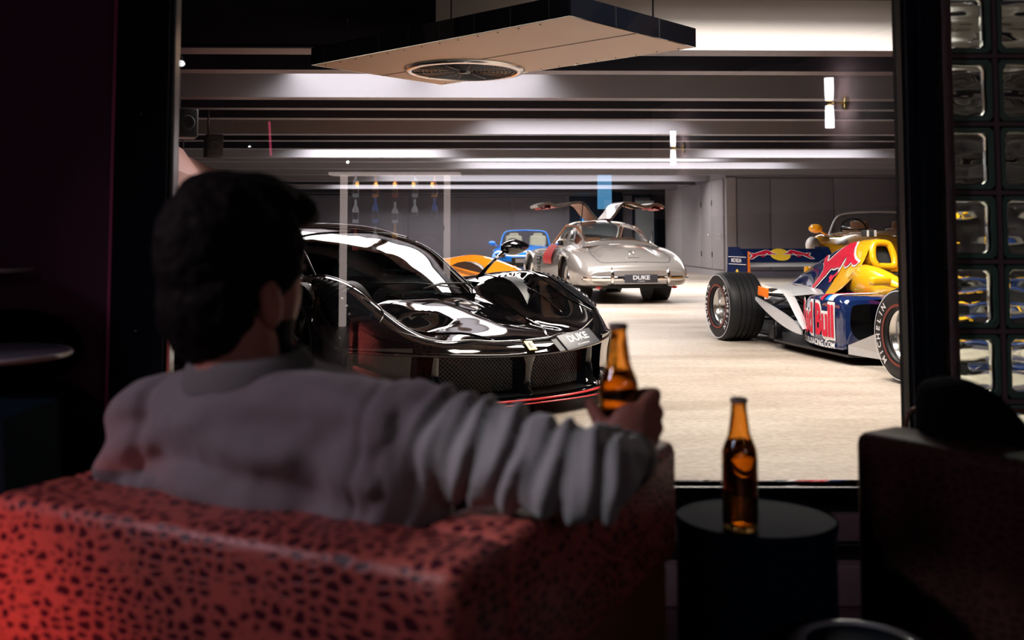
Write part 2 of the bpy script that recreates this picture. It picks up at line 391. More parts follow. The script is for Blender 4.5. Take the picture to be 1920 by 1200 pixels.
# right walls
def wall_quad(name, a, b, z1, th, mname):
    a = Vector(a); b = Vector(b); d = (b - a); L_ = d.length; ang = math.atan2(d.y, d.x)
    o = MB().box((L_ / 2, th / 2, z1 / 2), (L_, th, z1)).build(name, mname); o.location = (a.x, a.y, 0); o.rotation_euler = (0, 0, ang); return struct(o), L_
wr, Lr = wall_quad('wall_right', (5.36, 25.4), (5.05, 33.4), 2.9, -.15, 'wall_warm')
x = .12
for wdt in (1.25, 1.25, 2.5, 2.4):
    p = MB().box((x + wdt / 2, .02, 1.33), (wdt - .03, .045, 2.3), bev=.006).build('wall_panel', 'wall_warm', wr)
    if wdt < 2:
        MB().lathe([(1e-4, .05), (.03, .05), (.035, .03), (.02, 0), (.02, -.02)], 16, Matrix.Translation((x + .2, .05, 1.05)) @ Matrix.Rotation(-PI / 2, 4, 'X')).build('door_knob', 'chrome', p)
        MB().box((x + wdt - .05, .05, 1.9), (.05, .02, .14)).box((x + wdt - .05, .05, .55), (.05, .02, .14)).build('hinge', 'steel_arm', p)
    x += wdt
MB().box((Lr / 2, .03, .075), (Lr, .03, .15)).build('skirting', 'wall_warm', wr)
wf, Lf = wall_quad('wall_front', (5.36, 25.4), (12.0, 25.5), 2.9, .15, 'wall_grey')
MB().box((.12, -.03, 1.26), (.24, .08, 2.48), bev=.01).build('corner_post', 'wall_warm', wf)
x = .26
for wdt in (.85, 1.6, 1.6, 1.6):
    MB().box((x + wdt / 2, -.02, 1.33), (wdt - .03, .045, 2.3), bev=.006).build('wall_panel', 'wall_grey', wf); x += wdt
MB().box((Lf / 2, -.02, .075), (Lf, .03, .15)).build('skirting', 'wall_grey', wf)
# frosted door panel near the far corner
fd = MB().box((0, 0, 1.13), (.62, .06, 2.2), bev=.01).build('panel', 'frosted')
fdr = struct(MB().box((-.38, 0, 1.2), (.07, .1, 2.4)).box((.38, 0, 1.2), (.07, .1, 2.4)).box((0, 0, 2.36), (.83, .1, .08)).build('door_1', 'navy_frame'))
fd.parent = fdr; fdr.location = (4.45, 34.0, 0)
MB().box((.22, -.05, 1.05), (.03, .05, .3), bev=.008).build('handle', 'chrome', fdr)
pil = struct(MB().box((0, 0, 1.25), (.34, .34, 2.5), bev=.01).build('trim_1', 'navy_frame', loc=(3.55, 34.4, 0)))
wl = struct(MB().box((GX0 - .1, (GY0 + GY1) / 2, 1.45), (.2, GY1 - GY0, 2.9)).build('wall_left', 'wall_grey'))
struct(MB().box((GX1 + .1, (GY0 + GY1) / 2, 1.45), (.2, GY1 - GY0, 2.9)).build('wall_side', 'wall_grey'))

# beige service duct along the left side with loudspeakers
dct = empty('service_duct', (-3.42, 11.1, 0), math.radians(8.8), 'beige boxed-in casing with a chamfered top, running back along the left side of the garage', 'casing')
ZY = Matrix(((1, 0, 0, 0), (0, 0, 1, 0), (0, 1, 0, 0), (0, 0, 0, 1)))
MB().prism([(.16, 1.02), (.16, 1.58), (-.06, 1.90), (-.75, 1.90), (-.75, 1.02)], Matrix.Translation((0, -4.4, 0)) @ ZY, 3.6).build('casing_section', 'duct_beige', dct)
MB().prism([(.12, 1.02), (.12, 1.58), (-.10, 1.87), (-.75, 1.87), (-.75, 1.02)], Matrix.Translation((0, -.75, 0)) @ ZY, 3.4).build('casing_section', 'duct_beige', dct)
for y_ in (-3.9, -1.2, 1.9): MB().tube([(-.5, y_, 1.86), (-.5, y_, SL)], .012, 6).build('hanger', 'steel_arm', dct)
for k_, (px, py, Y, lb) in enumerate(((348, 232, 9.3, 'larger black loudspeaker hanging above the casing, nearest the window frame'), (400, 274, 11.9, 'smaller black loudspeaker hanging above the casing, further back'))):
    p = at(px, py, Y); s = empty('loudspeaker', p, math.radians(25), lb, 'loudspeaker')
    MB().box((0, 0, 0), (.20, .22, .27), bev=.02).build('speaker_box', 'black_plastic', s)
    MB().lathe([(.07, .0), (.06, .012), (.03, -.01), (1e-4, -.01)], 20, Matrix.Translation((0, -.115, 0)) @ Matrix.Rotation(PI / 2, 4, 'X')).build('speaker_cone', 'interior_dark', s)
    MB().tube([(-.05, .08, .12), (-.05, .08, 2.86 - p.z)], .012, 6).build('bracket', 'steel_arm', s)

# hidden-bay ceiling lights: real diffuser fixtures on the slab between the ribs
mat('lamp_panel', (.9, .9, .9), .4, emit=(1, .95, .9), es=1.0)
for (cx, cy, sx, sy, pw, cc, place) in LAMPS:
    e = empty('ceiling_light', (cx, cy, SL), 0, 'flat white ceiling light panel ' + place, 'ceiling light')
    MB().box((0, 0, -.02), (sx + .06, sy + .06, .04)).build('housing', 'white_paint', e)
    MB().box((0, 0, -.04), (sx, sy, .01)).build('diffuser', 'lamp_panel', e)

# hanging panel unit with round grille
zu = 2.2
A, B_, C_, D_ = atz(578, 122, zu), atz(835, 157, zu), atz(1312, 86, zu), atz(1060, 30, zu)
ctr = (A + B_ + C_ + D_) / 4; ux = ((C_ - B_) + (D_ - A)).normalized(); LX = ((C_ - B_).length + (D_ - A).length) / 2; LY = ((A - B_).length + (D_ - C_).length) / 2
hu = empty('hanging_panel', ctr, math.atan2(ux.y, ux.x), 'beige rectangular panel hung below the ribs, glossy black edges and a round grille', 'ceiling unit')
MB().box((0, 0, .0), (LX - .02, LY - .02, .012)).build('panel', 'beige_panel', hu)
m = MB(); e = .05
m.box((0, 0, -.0075), (LX - .02, .004, .003)).build('seam', 'seam', hu)
mat('gloss_black', (.004, .005, .009), .04, coat=1.)
q = MB()
for sx_, sy_, dx_, dy_ in ((0, LY / 2, LX, .012), (0, -LY / 2, LX, .012), (LX / 2, 0, .012, LY), (-LX / 2, 0, .012, LY)): q.box((sx_, sy_, .055), (dx_, dy_, .12))
q.box((0, 0, .11), (LX, LY, .012)); q.build('black_edge', 'gloss_black', hu)
for i in range(8): MB().box((LX / 2 * (-1 + 2 * (i + .5) / 8), -LY / 2 - .008, .055), (.003, .004, .12)).build('edge_joint', 'alloy', hu)
for i in range(2): MB().box((LX / 2 + .008, LY / 2 * (-.35 + .7 * i), .055), (.004, .003, .12)).build('edge_joint', 'alloy', hu)
gw = hu.matrix_world.inverted() if False else (Matrix.Translation(ctr) @ Matrix.Rotation(hu.rotation_euler.z, 4, 'Z')).inverted()
gc = gw @ atz(871, 129, zu); gr = (atz(985, 129, zu) - atz(760, 129, zu)).length / 2
q = MB().lathe([(gr, 0), (gr - .01, -.018), (gr - .05, -.022), (gr - .06, -.004), (gr - .02, .0)], 56, Matrix.Translation((gc.x, gc.y, -.008))); q.build('grille_ring', 'alloy', hu)
q = MB().lathe([(gr - .05, 0), (gr - .1, .0), (1e-4, .0)], 56, Matrix.Translation((gc.x, gc.y, -.010))); q.build('grille_recess', 'interior_dark', hu)
q = MB()
for rr in np.linspace(.06, gr - .07, 11): q.tube([(gc.x + rr * math.cos(t), gc.y + rr * math.sin(t), -.020) for t in np.linspace(0, 2 * PI, 41)[:-1]], .003, 4, closed=True)
for i in range(10):
    t = 2 * PI * i / 10; q.tube([(gc.x + .05 * math.cos(t), gc.y + .05 * math.sin(t), -.021), (gc.x + (gr - .05) * math.cos(t), gc.y + (gr - .05) * math.sin(t), -.021)], .004, 4)
q.lathe([(.05, 0), (.04, -.02), (1e-4, -.024)], 20, Matrix.Translation((gc.x, gc.y, -.012)))
q.build('grille', 'dark_alloy', hu)
sc0 = MB().ell((0, 0, 0), (.006, .006, .003), 8).build('screw', 'dark_alloy', hu, loc=(LX * .46, LY * .46, -.008))
for i in range(27):
    c = sc0.copy(); col.objects.link(c); c.location = (LX * (-.46 + .92 * (i % 14) / 13), LY * (.46 if i < 14 else -.46), -.008)
for sx_ in (-1, 1):
    for sy_ in (-1, 1): MB().tube([(sx_ * LX * .4, sy_ * LY * .4, .11), (sx_ * LX * .4, sy_ * LY * .4, SL - zu)], .006, 6).build('hanger_rod', 'steel_arm', hu)

# ---------------- window wall between lounge and garage
YG = 3.0
wn = struct(MB().box((0, 0, 0), (2.19, .05, .09)).build('window_1', 'navy_frame', loc=(.07, YG, .24)))
MB().box((0, 0, 2.18), (2.16, .05, .12)).build('window_frame', 'navy_frame', wn)
def px_box(name, x0, x1, y0, y1, z0, z1, mname, parent=None, off=(0, 0, 0), bev=0):
    return MB().box(((x0 + x1) / 2 - off[0], (y0 + y1) / 2 - off[1], (z0 + z1) / 2 - off[2]), (x1 - x0, y1 - y0, z1 - z0), bev=bev).build(name, mname, parent)
O_ = (.07, YG, .24)
px_box('window_frame', -1.158, -1.01, YG - .05, YG + .06, 0, 2.5, 'navy_frame', wn, O_)
px_box('window_frame', -1.008, -.998, YG - .02, YG + .02, .2, 2.5, 'alloy', wn, O_)
px_box('window_frame', 1.160, 1.185, YG - .05, YG + .06, 0, 2.5, 'navy_frame', wn, O_)
px_box('window_frame', 1.187, 1.224, YG - .09, YG + .06, 0, 2.5, 'navy_frame', wn, O_)
px_box('window_frame', 1.224, 1.243, YG - .07, YG + .06, 0, 2.5, 'lounge_dark', wn, O_)
px_box('rubber_seal', 1.155, 1.160, YG - .02, YG + .02, .28, 2.4, 'black_plastic', wn, O_)
px_box('sill', -1.0, 1.14, YG - .08, YG + .06, .14, .215, 'kerb_stone', wn, O_, .006)
px_box('sill_rail', -1.0, 1.14, YG - .05, YG + .05, .215, .285, 'gloss_black', wn, O_, .006)
px_box('sill_rail', -1.0, 1.14, YG - .11, YG - .05, .10, .14, 'gloss_black', wn, O_, .004)
px_box('sill', -1.0, 1.14, YG - .16, YG + .06, -.01, .10, 'kerb_stone', wn, O_, .006)
q = MB()
for x in (-.9, .95): q.lathe([(1e-4, 0), (.006, 0), (.007, -.003), (1e-4, -.005)], 10, Matrix.Translation((-1.085 - .07, -.055, (1.36 if x < 0 else .73) - .24)) @ Matrix.Rotation(-PI / 2, 4, 'X'))
q.build('screw_cap', 'alloy', wn)
gl = MB().box((0, 0, 1.10), (2.17, .008, 2.13)).build('glass_pane', 'window_glass', wn)
# lounge walls
struct(px_box('wall_window_side', -3.0, -1.162, YG - .02, YG + .06, 0, 2.5, 'plum_wall'))
mat('pink_edge', (.7, .12, .3), .4)
struct(px_box('trim_2', -1.172, -1.163, YG - .05, YG - .02, 0, 2.4, 'pink_edge'))
struct(px_box('wall_header', -3.0, 2.9, YG - .06, YG + .06, 2.42, 2.95, 'lounge_dark'))
struct(px_box('wall_lounge_left', -2.5, -2.4, -2.4, YG - .03, 0, 2.5, 'plum_wall'))
struct(px_box('ceiling_lounge', -2.5, 2.9, -2.4, YG - .07, 2.45, 2.55, 'lounge_dark'))
mat('rose_wall', (.78, .55, .58), .6)
# right wall of the lounge, slightly splayed; carries the two wall lamps
wlr = struct(MB().box((0, 0, 1.22), (.1, 4.9, 2.44)).build('wall_lounge_right', 'rose_wall', loc=(2.62, -.12, 0), rot=(0, 0, math.radians(-4))))
# rough plaster reveal and glass-block wall
q = MB(); n = 60
L1 = [(1.243 + .002 * noise.noise((0, i * .4, 0)), YG - .10, 2.5 * i / n) for i in range(n + 1)]
R1 = [(1.262 + .005 * noise.noise((3, i * .7, 0)), YG - .105, 2.5 * i / n) for i in range(n + 1)]
B1 = [(1.264, YG + .05, 2.5 * i / n) for i in range(n + 1)]
q.grid([L1, R1, B1]); struct(q.build('trim_3', 'plaster'))
bwall = struct(MB().box((0, 0, 0), (.02, .11, 2.44)).build('wall_glass_block', 'grout', loc=(1.272, YG - .02, 1.22)))
BP = .2; BX0 = 1.285; nz_ = 12; nx_ = 6
zj0 = at(1873, 232, YG - .07).z % BP            # height of a bed joint
q = MB()
for i in range(-1, nz_ + 1):
    z = zj0 + i * BP
    if 0 < z < 2.44: q.box((BX0 + nx_ * BP / 2 - 1.272, 0, z - 1.22), (nx_ * BP, .085, .012))
for j in range(1, nx_ + 1):
    xj = at(1873, 232, YG - .07).x + (j - 1) * BP
    q.box((xj - 1.272, 0, 0), (.012, .08, 2.44))
q.build('mortar_joint', 'grout', bwall)
gbm = bpy.data.materials.new('block_glass'); gbm.use_nodes = True; N, L = nt(gbm); b = N['Principled BSDF']
b.inputs['Base Color'].default_value = (.93, .99, .95, 1); b.inputs['Transmission Weight'].default_value = 1; b.inputs['IOR'].default_value = 1.45; b.inputs['Roughness'].default_value = .01
tc = N.new('ShaderNodeTexCoord'); nn = N.new('ShaderNodeTexNoise'); nn.inputs['Scale'].default_value = 9; nn.inputs['Detail'].default_value = 1; L.new(tc.outputs['Object'], nn.inputs['Vector'])
bp = N.new('ShaderNodeBump'); bp.inputs['Strength'].default_value = .15; bp.inputs['Distance'].default_value = .02; L.new(nn.outputs['Fac'], bp.inputs['Height']); L.new(bp.outputs[0], b.inputs['Normal']); M['block_glass'] = gbm
mat('green_glass', (.13, .25, .19), .12, coat=.8, nz=(20, .3), bump=(12, .4, .01))
xj = at(1873, 232, YG - .07).x
def glass_block():
    """hollow pressed block: a glass frame with rounded rims and two wavy panes"""
    s = .188; h = s / 2; d = .038
    fr = MB()
    ring = lambda r, y, c=.012: [(sx * (r - (c if k else 0)) if True else 0, y, sz * (r - (0 if k else c))) for (sx, sz, k) in ((-1, -1, 1), (1, -1, 1), (1, -1, 0), (1, 1, 0), (1, 1, 1), (-1, 1, 1), (-1, 1, 0), (-1, -1, 0))]
    prof = [(h, -d * .6), (h, d * .6), (h - .004, d), (h - .016, d), (h - .02, d - .008), (h - .02, -d + .008), (h - .016, -d), (h - .004, -d), (h, -d * .6)]
    rr = [ring(r, y) for r, y in prof]
    for i in range(len(rr) - 1):
        a, b_ = rr[i], rr[i + 1]
        for k in range(8): fr.add([a[k], a[(k + 1) % 8], b_[(k + 1) % 8], b_[k]], [(0, 1, 2, 3)])
    pn = MB()
    n = 10
    for y0, y1 in ((-d + .004, -d + .012), (d - .012, d - .004)):
        for yy in (y0, y1):
            G = [[Vector((-(h - .02) + (s - .04) * i / n, yy + .0012 * math.sin(i * .6 + yy * 300) + .0016 * math.cos(j * 1.3 + yy * 200) + .0005 * noise.noise((i * .5, j * .45, yy * 90)), -(h - .02) + (s - .04) * j / n)) for j in range(n + 1)] for i in range(n + 1)]
            pn.grid(G)
    return fr, pn
fr, pn = glass_block()
first = None
cnt = 0
for j in range(0, 5):
    for i in range(0, nz_ - 1):
        cx = xj - BP / 2 + j * BP; cz = zj0 + BP / 2 + i * BP
        if cz > 2.36: continue
        if first is None:
            f0 = fr.build('glass_block', 'green_glass', bwall, weld=1e-5, autosmooth=40); p0 = pn.build('pane', 'block_glass', f0); first = f0
            f0.location = (cx - 1.272, 0, cz - 1.22)
        else:
            c = first.copy(); col.objects.link(c); c.parent = bwall; c.location = (cx - 1.272, 0, cz - 1.22)
            c2 = first.children[0].copy(); col.objects.link(c2); c2.parent = c
# ================================================================ black sports car (nose to the window)
def car_root(name, ox, oy, alpha, label):
    """alpha: degrees the nose points right of straight-at-camera"""
    a = math.radians(alpha); return empty(name, (ox, oy, 0), math.atan2(-math.cos(a), math.sin(a)), label, 'car')
hc = car_root('sports_car', -.54, 6.66, 36, 'glossy black low sports car with a red splitter edge, nose towards the window')
NOSE = 1.12
def low(w, a=.40, b=.22, c=.10, ins=0.): return [(w - ins, a), (w - ins * .4, b), (w - .03, c)]
ST = [(1.12, [(0, .355), (.25, .36), (.48, .365), (.72, .385), (.86, .40), (.93, .395)] + low(.955, .33, .22, .12)),
      (1.06, [(0, .40), (.25, .405), (.48, .41), (.72, .44), (.86, .445), (.945, .41)] + low(.965, .34, .22, .115)),
      (.90, [(0, .455), (.25, .45), (.48, .44), (.72, .525), (.86, .535), (.955, .455)] + low(.975, .36, .22)),
      (.70, [(0, .50), (.25, .475), (.48, .455), (.72, .61), (.86, .61), (.965, .50)] + low(.985, .38, .22)),
      (.45, [(0, .54), (.25, .50), (.48, .48), (.72, .685), (.86, .675), (.975, .54)] + low(.99, .40, .22)),
      (.2, [(0, .58), (.25, .555), (.48, .52), (.72, .735), (.86, .715), (.98, .57)] + low(.995, .40, .22)),
      (0, [(0, .605), (.25, .595), (.48, .555), (.72, .755), (.86, .73), (.98, .59)] + low(.995, .41, .22)),
      (-.3, [(0, .635), (.25, .63), (.48, .60), (.72, .745), (.86, .715), (.975, .60)] + low(.985, .41, .22)),
      (-.6, [(0, .66), (.25, .66), (.48, .65), (.70, .715), (.84, .685), (.95, .59)] + low(.965, .41, .22, .1, .03)),
      (-1.0, [(0, .66), (.25, .66), (.48, .66), (.70, .70), (.82, .665), (.92, .57)] + low(.95, .41, .22, .1, .07)),
      (-1.7, [(0, .70), (.25, .70), (.48, .70), (.70, .74), (.84, .70), (.94, .60)] + low(.96, .42, .24, .1, .08)),
      (-2.2, [(0, .78), (.25, .78), (.48, .79), (.72, .83), (.86, .79), (.98, .66)] + low(.985, .42, .24)),
      (-2.65, [(0, .82), (.25, .82), (.48, .82), (.72, .865), (.86, .82), (.99, .67)] + low(.995, .42, .24)),
      (-3.2, [(0, .82), (.25, .82), (.48, .82), (.72, .84), (.85, .80), (.975, .66)] + low(.98, .42, .26, .16)),
      (-3.56, [(0, .76), (.25, .765), (.48, .77), (.72, .77), (.84, .74), (.93, .64)] + low(.94, .44, .3, .2))]
WH = [(0., .345, .385), (-2.65, .355, .40)]
G = loft(ST, 150, 64)
def hy_warp(x, y):
    k = min(1, max(0, (x - .25) / .85)) ** 1.3
    return x - k * .42 * (abs(y) / .95) ** 2.4
def hy_disp(x, y, z):
    """bonnet outlet: a scoop either side of the raised centre spine"""
    d = 0.
    u = (x - .46) / .20; v = (abs(y) - .31) / .15
    r = u * u + v * v
    if r < 1 and z > .4: d -= .05 * (1 - r) ** .5 * (1 if u > 0 else (1 - abs(u)) ** .5)
    return d
for r in range(G.shape[0]):
    for c in range(G.shape[1]):
        x, y, z = G[r, c]; G[r, c, 2] = z + hy_disp(x, y, z); G[r, c, 0] = hy_warp(x, y)
G0 = G.copy()
G = snap_arch(G, WH, .6)
cock = lambda c: (-1.75 < c.x < -.30 and abs(c.y) < .60 and c.z > .55)
m = MB().grid(G, pred=lambda c: not in_arch(c, WH, .6) and not cock(c)).mirror()
body = m.build('body', 'black_paint', hc, weld=1e-4, autosmooth=50)
# tail panel
t = [Vector(p) for p in G0[0]]; t = [Vector(p) for p in G0[-1]]
MB().add(t + [Vector((p.x, -p.y, p.z)) for p in t[::-1]], [tuple(range(2 * len(t)))]).build('tail_panel', 'carbon', hc)
# surface lookup on the undistorted shell
def hy_pt(u, v, side=1, lift=.004):
    """u: station index 0..14, v: profile index 0..8"""
    iu = u / (len(ST) - 1) * (G0.shape[0] - 1); iv = v / 8 * (G0.shape[1] - 1)
    i, j = min(int(iu), G0.shape[0] - 2), min(int(iv), G0.shape[1] - 2); a, b = iu - i, iv - j
    p = (G0[i, j] * (1 - a) + G0[i + 1, j] * a) * (1 - b) + (G0[i, j + 1] * (1 - a) + G0[i + 1, j + 1] * a) * b
    n = np.cross(G0[i + 1, j] - G0[i, j], G0[i, j + 1] - G0[i, j]); n = n / (np.linalg.norm(n) + 1e-9)
    if n[2] < -.2 or (abs(n[2]) <= .2 and n[1] < 0): n = -n
    p = p + n * lift; return Vector((p[0], p[1] * side, p[2]))
def hy_patch(name, outline, mname, lift=.005, side=1, nn=18, parent=None):
    """patch on the shell between two (u,v) curves"""
    a, b = outline; A_ = cr(np.array(a, float), nn); B2 = cr(np.array(b, float), nn)
    q = MB().grid([[hy_pt(*(A_[i] * (1 - k / 8) + B2[i] * k / 8), side, lift) for k in range(9)] for i in range(nn)])
    return q.build(name, mname, parent or hc)
def hy_line(name, uv, r, mname, side=1, nn=30, lift=.001):
    return MB().tube([hy_pt(*p, side, lift) for p in cr(np.array(uv, float), nn)], r, 6).build(name, mname, hc)
for sd in (1, -1):
    hl = hy_patch('headlight', ([(2.0, 3.55), (2.6, 3.2), (3.6, 3.1), (5.0, 3.35), (6.3, 3.75)], [(2.1, 4.75), (2.7, 4.72), (3.6, 4.55), (5.0, 4.3), (6.3, 3.95)]), 'lens_dark', .006, sd)
    for k, uv in enumerate(((2.5, 4.1), (3.0, 4.0), (3.5, 3.95))):
        p = hy_pt(*uv, sd, .004); MB().lathe([(.035 - .004 * k, .0), (.03 - .004 * k, .008), (.018, .003), (1e-4, .0)], 20, Matrix.Translation(p) @ Matrix.Rotation(sd * -.5, 4, 'X') @ Matrix.Rotation(.7, 4, 'Y')).build('lamp_lens', 'dark_alloy', hl)
    for k in range(7):
        u = 3.9 + .27 * k; MB().tube([hy_pt(u, 3.5 + .04 * k, sd, .012), hy_pt(u + .12, 4.3 - .05 * k, sd, .012)], .008, 5).build('louvre', 'carbon', hl)
    hy_line('shut_line', [(1.75, 4.95), (2.6, 4.95), (3.8, 4.8), (5.2, 4.45), (6.6, 3.95)], .006, 'chrome' if False else 'black_paint', sd)
    hy_line('shut_line', [(1.9, 3.3), (2.6, 2.95), (3.6, 2.85), (5.0, 3.1), (6.6, 3.6)], .006, 'black_paint', sd)
    hy_line('bonnet_crease', [(1.3, .75), (2.2, 1.15), (3.2, 1.75), (4.6, 2.05), (6.2, 2.3), (7.4, 2.7)], .007, 'black_paint', sd)
    hy_line('bonnet_crease', [(3.0, 2.45), (4.2, 2.6), (5.4, 2.65), (6.6, 2.75), (7.6, 3.0)], .006, 'black_paint', sd)
hy_line('bonnet_seam', [(1.25, .02), (1.3, .8), (1.55, 1.4), (1.5, 2.2), (1.6, 3.0)], .004, 'alloy', 1); hy_line('bonnet_seam', [(1.25, .02), (1.3, .8), (1.55, 1.4), (1.5, 2.2), (1.6, 3.0)], .004, 'alloy', -1)
# scoop floors
# badge and number plate on the bonnet
def on_hood(u, v, side, wdt, hgt, name, mname, th=.006, yaw=0.):
    p = hy_pt(u, v, side, .008); px_ = hy_pt(u - .05, v, side, .008) - hy_pt(u + .05, v, side, .008); py_ = hy_pt(u, v + .1, side, .008) - hy_pt(u, v - .1 if v > .1 else v, side, .008)
    py_ = Vector((0, 1, 0)) if v < .3 else (py_ if side > 0 else -py_)
    T = frame_T(p, py_, -px_)
    return T
T = on_hood(.62, .0, 1, 0, 0, '', '')
bd = MB().prism([(-.028, -.035), (.028, -.035), (.028, .035), (-.028, .035)], T, .004).build('badge', 'logo_yellow', hc)
MB().prism([(-.006, -.02), (.010, -.012), (.004, 0), (.012, .018), (-.004, .022), (-.010, .004)], T @ Matrix.Translation((0, 0, .0045)), .001).build('badge_emblem', 'plate_dark', bd)
T = on_hood(.55, 1.55, 1, 0, 0, '', '') 
T = T @ Matrix.Translation((0, 0, .012)) @ Matrix.Rotation(.06, 4, 'Z')
pl = MB().box((0, 0, 0), (.36, .115, .008), bev=.003).map(lambda p: T @ p).build('number_plate', 'plate_dark', hc)
MB().box((-.04, .0, -.006), (.40, .09, .004)).map(lambda p: T @ p).build('plate_holder', 'black_plastic', pl)
text_mb('DUKE', .066, T @ Matrix.Translation((0, .012, .0052)), bold=.0022, sx=1.25).build('plate_lettering', 'plate_text', pl)
text_mb('OF LONDON', .017, T @ Matrix.Translation((.01, -.036, .0052)), bold=.0004, sx=1.25).build('plate_lettering', 'plate_text', pl)
# ---- front fascia
def fx(y, off=0.): return NOSE - .42 * (abs(y) / .95) ** 2.4 - off
def zlip(y): return .355 + .04 * (abs(y) / .93) ** 1.5
ys = np.linspace(-.94, .94, 60)
# nose edge lip
MB().tube([(fx(y, .006), y, zlip(y) - .012) for y in ys], .013, 8).build('nose_lip', 'black_paint', hc)
# back of the intake and mesh grilles
MB().grid([[(fx(y, .24), y, z) for z in (.11, .24, .36)] for y in ys]).build('intake_back', 'interior_dark', hc)
MB().grid([[(fx(y, o), y, .118) for o in (.28, .1, .0)] for y in ys]).build('intake_floor', 'carbon', hc)
MB().grid([[(fx(y, o), y, zlip(y) - .02 - o * .1) for o in (.28, .1, .005)] for y in ys]).build('intake_roof', 'carbon', hc)
def mesh_grille(y0, y1, off0):
    q = MB(); n = 26; z0, z1 = .135, .335; s = .024
    P = lambda y, z: Vector((fx(y, off0), y, z))
    k = y0 - (z1 - z0)
    while k < y1:
        for sg in (1, -1):
            a = (k, z0 if sg > 0 else z1); b = (k + (z1 - z0), z1 if sg > 0 else z0)
            t0 = max(0, (y0 - a[0]) / (b[0] - a[0])); t1 = min(1, (y1 - a[0]) / (b[0] - a[0]))
            if t1 > t0:
                A_ = [a[0] + (b[0] - a[0]) * t0, a[1] + (b[1] - a[1]) * t0]; B2 = [a[0] + (b[0] - a[0]) * t1, a[1] + (b[1] - a[1]) * t1]
                q.tube([P(*A_), P((A_[0] + B2[0]) / 2, (A_[1] + B2[1]) / 2), P(*B2)], .0028, 4, caps=False)
        k += s
    return q
mat('grille_metal', (.16, .16, .17), .35, metal=.7)
for a, b in ((.05, .50), (-.50, -.05)):
    q = mesh_grille(a, b, .13).build('grille', 'grille_metal', hc); q['kind'] = 'stuff'
# centre post
q = MB(); G2 = []
for z, wd, dp in ((.35, .11, .0), (.33, .075, .004), (.29, .045, .012), (.22, .034, .03), (.16, .03, .035), (.115, .034, .01)):
    G2.append([Vector((fx(0, dp) - .10 * (1 - math.cos(t)) - .0, wd * math.sin(t) * (1 - .2 * t / PI), z)) for t in np.linspace(-1.9, 1.9, 13)])
q.grid(G2).build('centre_post', 'black_paint', hc)
# turning vanes
for sd in (1, -1):
    y = .545 * sd
    q = MB(); G2 = []
    for z, wd, o in ((.348, .018, .03), (.25, .024, .045), (.16, .034, .03), (.125, .05, .0)):
        G2.append([Vector((fx(y, o) - l, y + sd * (wd * (1 - l / .22) * s_), z)) for l, s_ in ((.22, 1), (.1, 1), (.01, 1), (0, 0), (.01, -1), (.1, -1), (.22, -1))])
    q.grid(G2).build('intake_vane', 'black_paint', hc, autosmooth=60)
    # solid bumper side between the intake and the wheel, with its returned inner edge
    G2 = []
    for z, o in ((.402, 0), (.36, .008), (.30, .022), (.22, .03), (.16, .022), (.115, -.012)):
        row = [Vector((fx(.66, .0) - .20, sd * .70, z)), Vector((fx(.66, .05), sd * (.685 + .05 * (z - .1)), z))]
        for y_ in np.linspace(.675, .955, 14): row.append(Vector((fx(y_, o - .004), sd * (y_ + .0), z - .0)))
        row.append(Vector((fx(.955, o) - .10, sd * .972, z)))
        G2.append(row)
    MB().grid(G2).build('bumper_side', 'black_paint', hc, autosmooth=50)
# splitter with red edge
G2 = [[Vector((fx(y, o), y * (1 + .02), z)) for o, z in ((.3, .112), (.02, .112), (-.03, .103), (-.035, .094), (-.02, .088), (.3, .086))] for y in np.linspace(-.96, .96, 60)]
MB().grid(G2).build('splitter', 'black_paint', hc)
MB().tube([(fx(y, -.036), y * 1.02, .099 + .006 * abs(y)) for y in np.linspace(-.97, .97, 60)], .007, 6).build('splitter_edge', 'red_line', hc)
G2 = [[Vector((fx(y, o) , y * 1.03, z - .022 + .03 * (1 - (abs(y) / .97) ** 2))) for o, z in ((.25, .080), (-.045 - .03 * (abs(y) / .97) ** 3, .074), (-.045 - .03 * (abs(y) / .97) ** 3, .069), (.25, .066))] for y in np.linspace(-.97, .97, 50)]
lw = MB().grid(G2).build('lower_splitter', 'carbon', hc)
MB().tube([(fx(y, -.048 - .03 * (abs(y) / .97) ** 3), y * 1.03, .0725 - .022 + .03 * (1 - (abs(y) / .97) ** 2)) for y in np.linspace(-.97, .97, 50)], .004, 6).build('lower_edge', 'red_line', lw)
for sd in (1, -1):
    MB().box((fx(.98, -.02) - .06, sd * 1.0, .098), (.22, .05, .012), rz=sd * .5, bev=.004).build('splitter_winglet', 'carbon', hc)
    for k in (0, 1): MB().box((fx(.56, -.012), sd * (.56 + .022 * k), .128), (.004, .008, .022)).build('splitter_mark', 'plate_text', hc)
# underbody
MB().box((-1.3, 0, .10), (4.2, 1.5, .04)).build('floor_pan', 'carbon', hc)
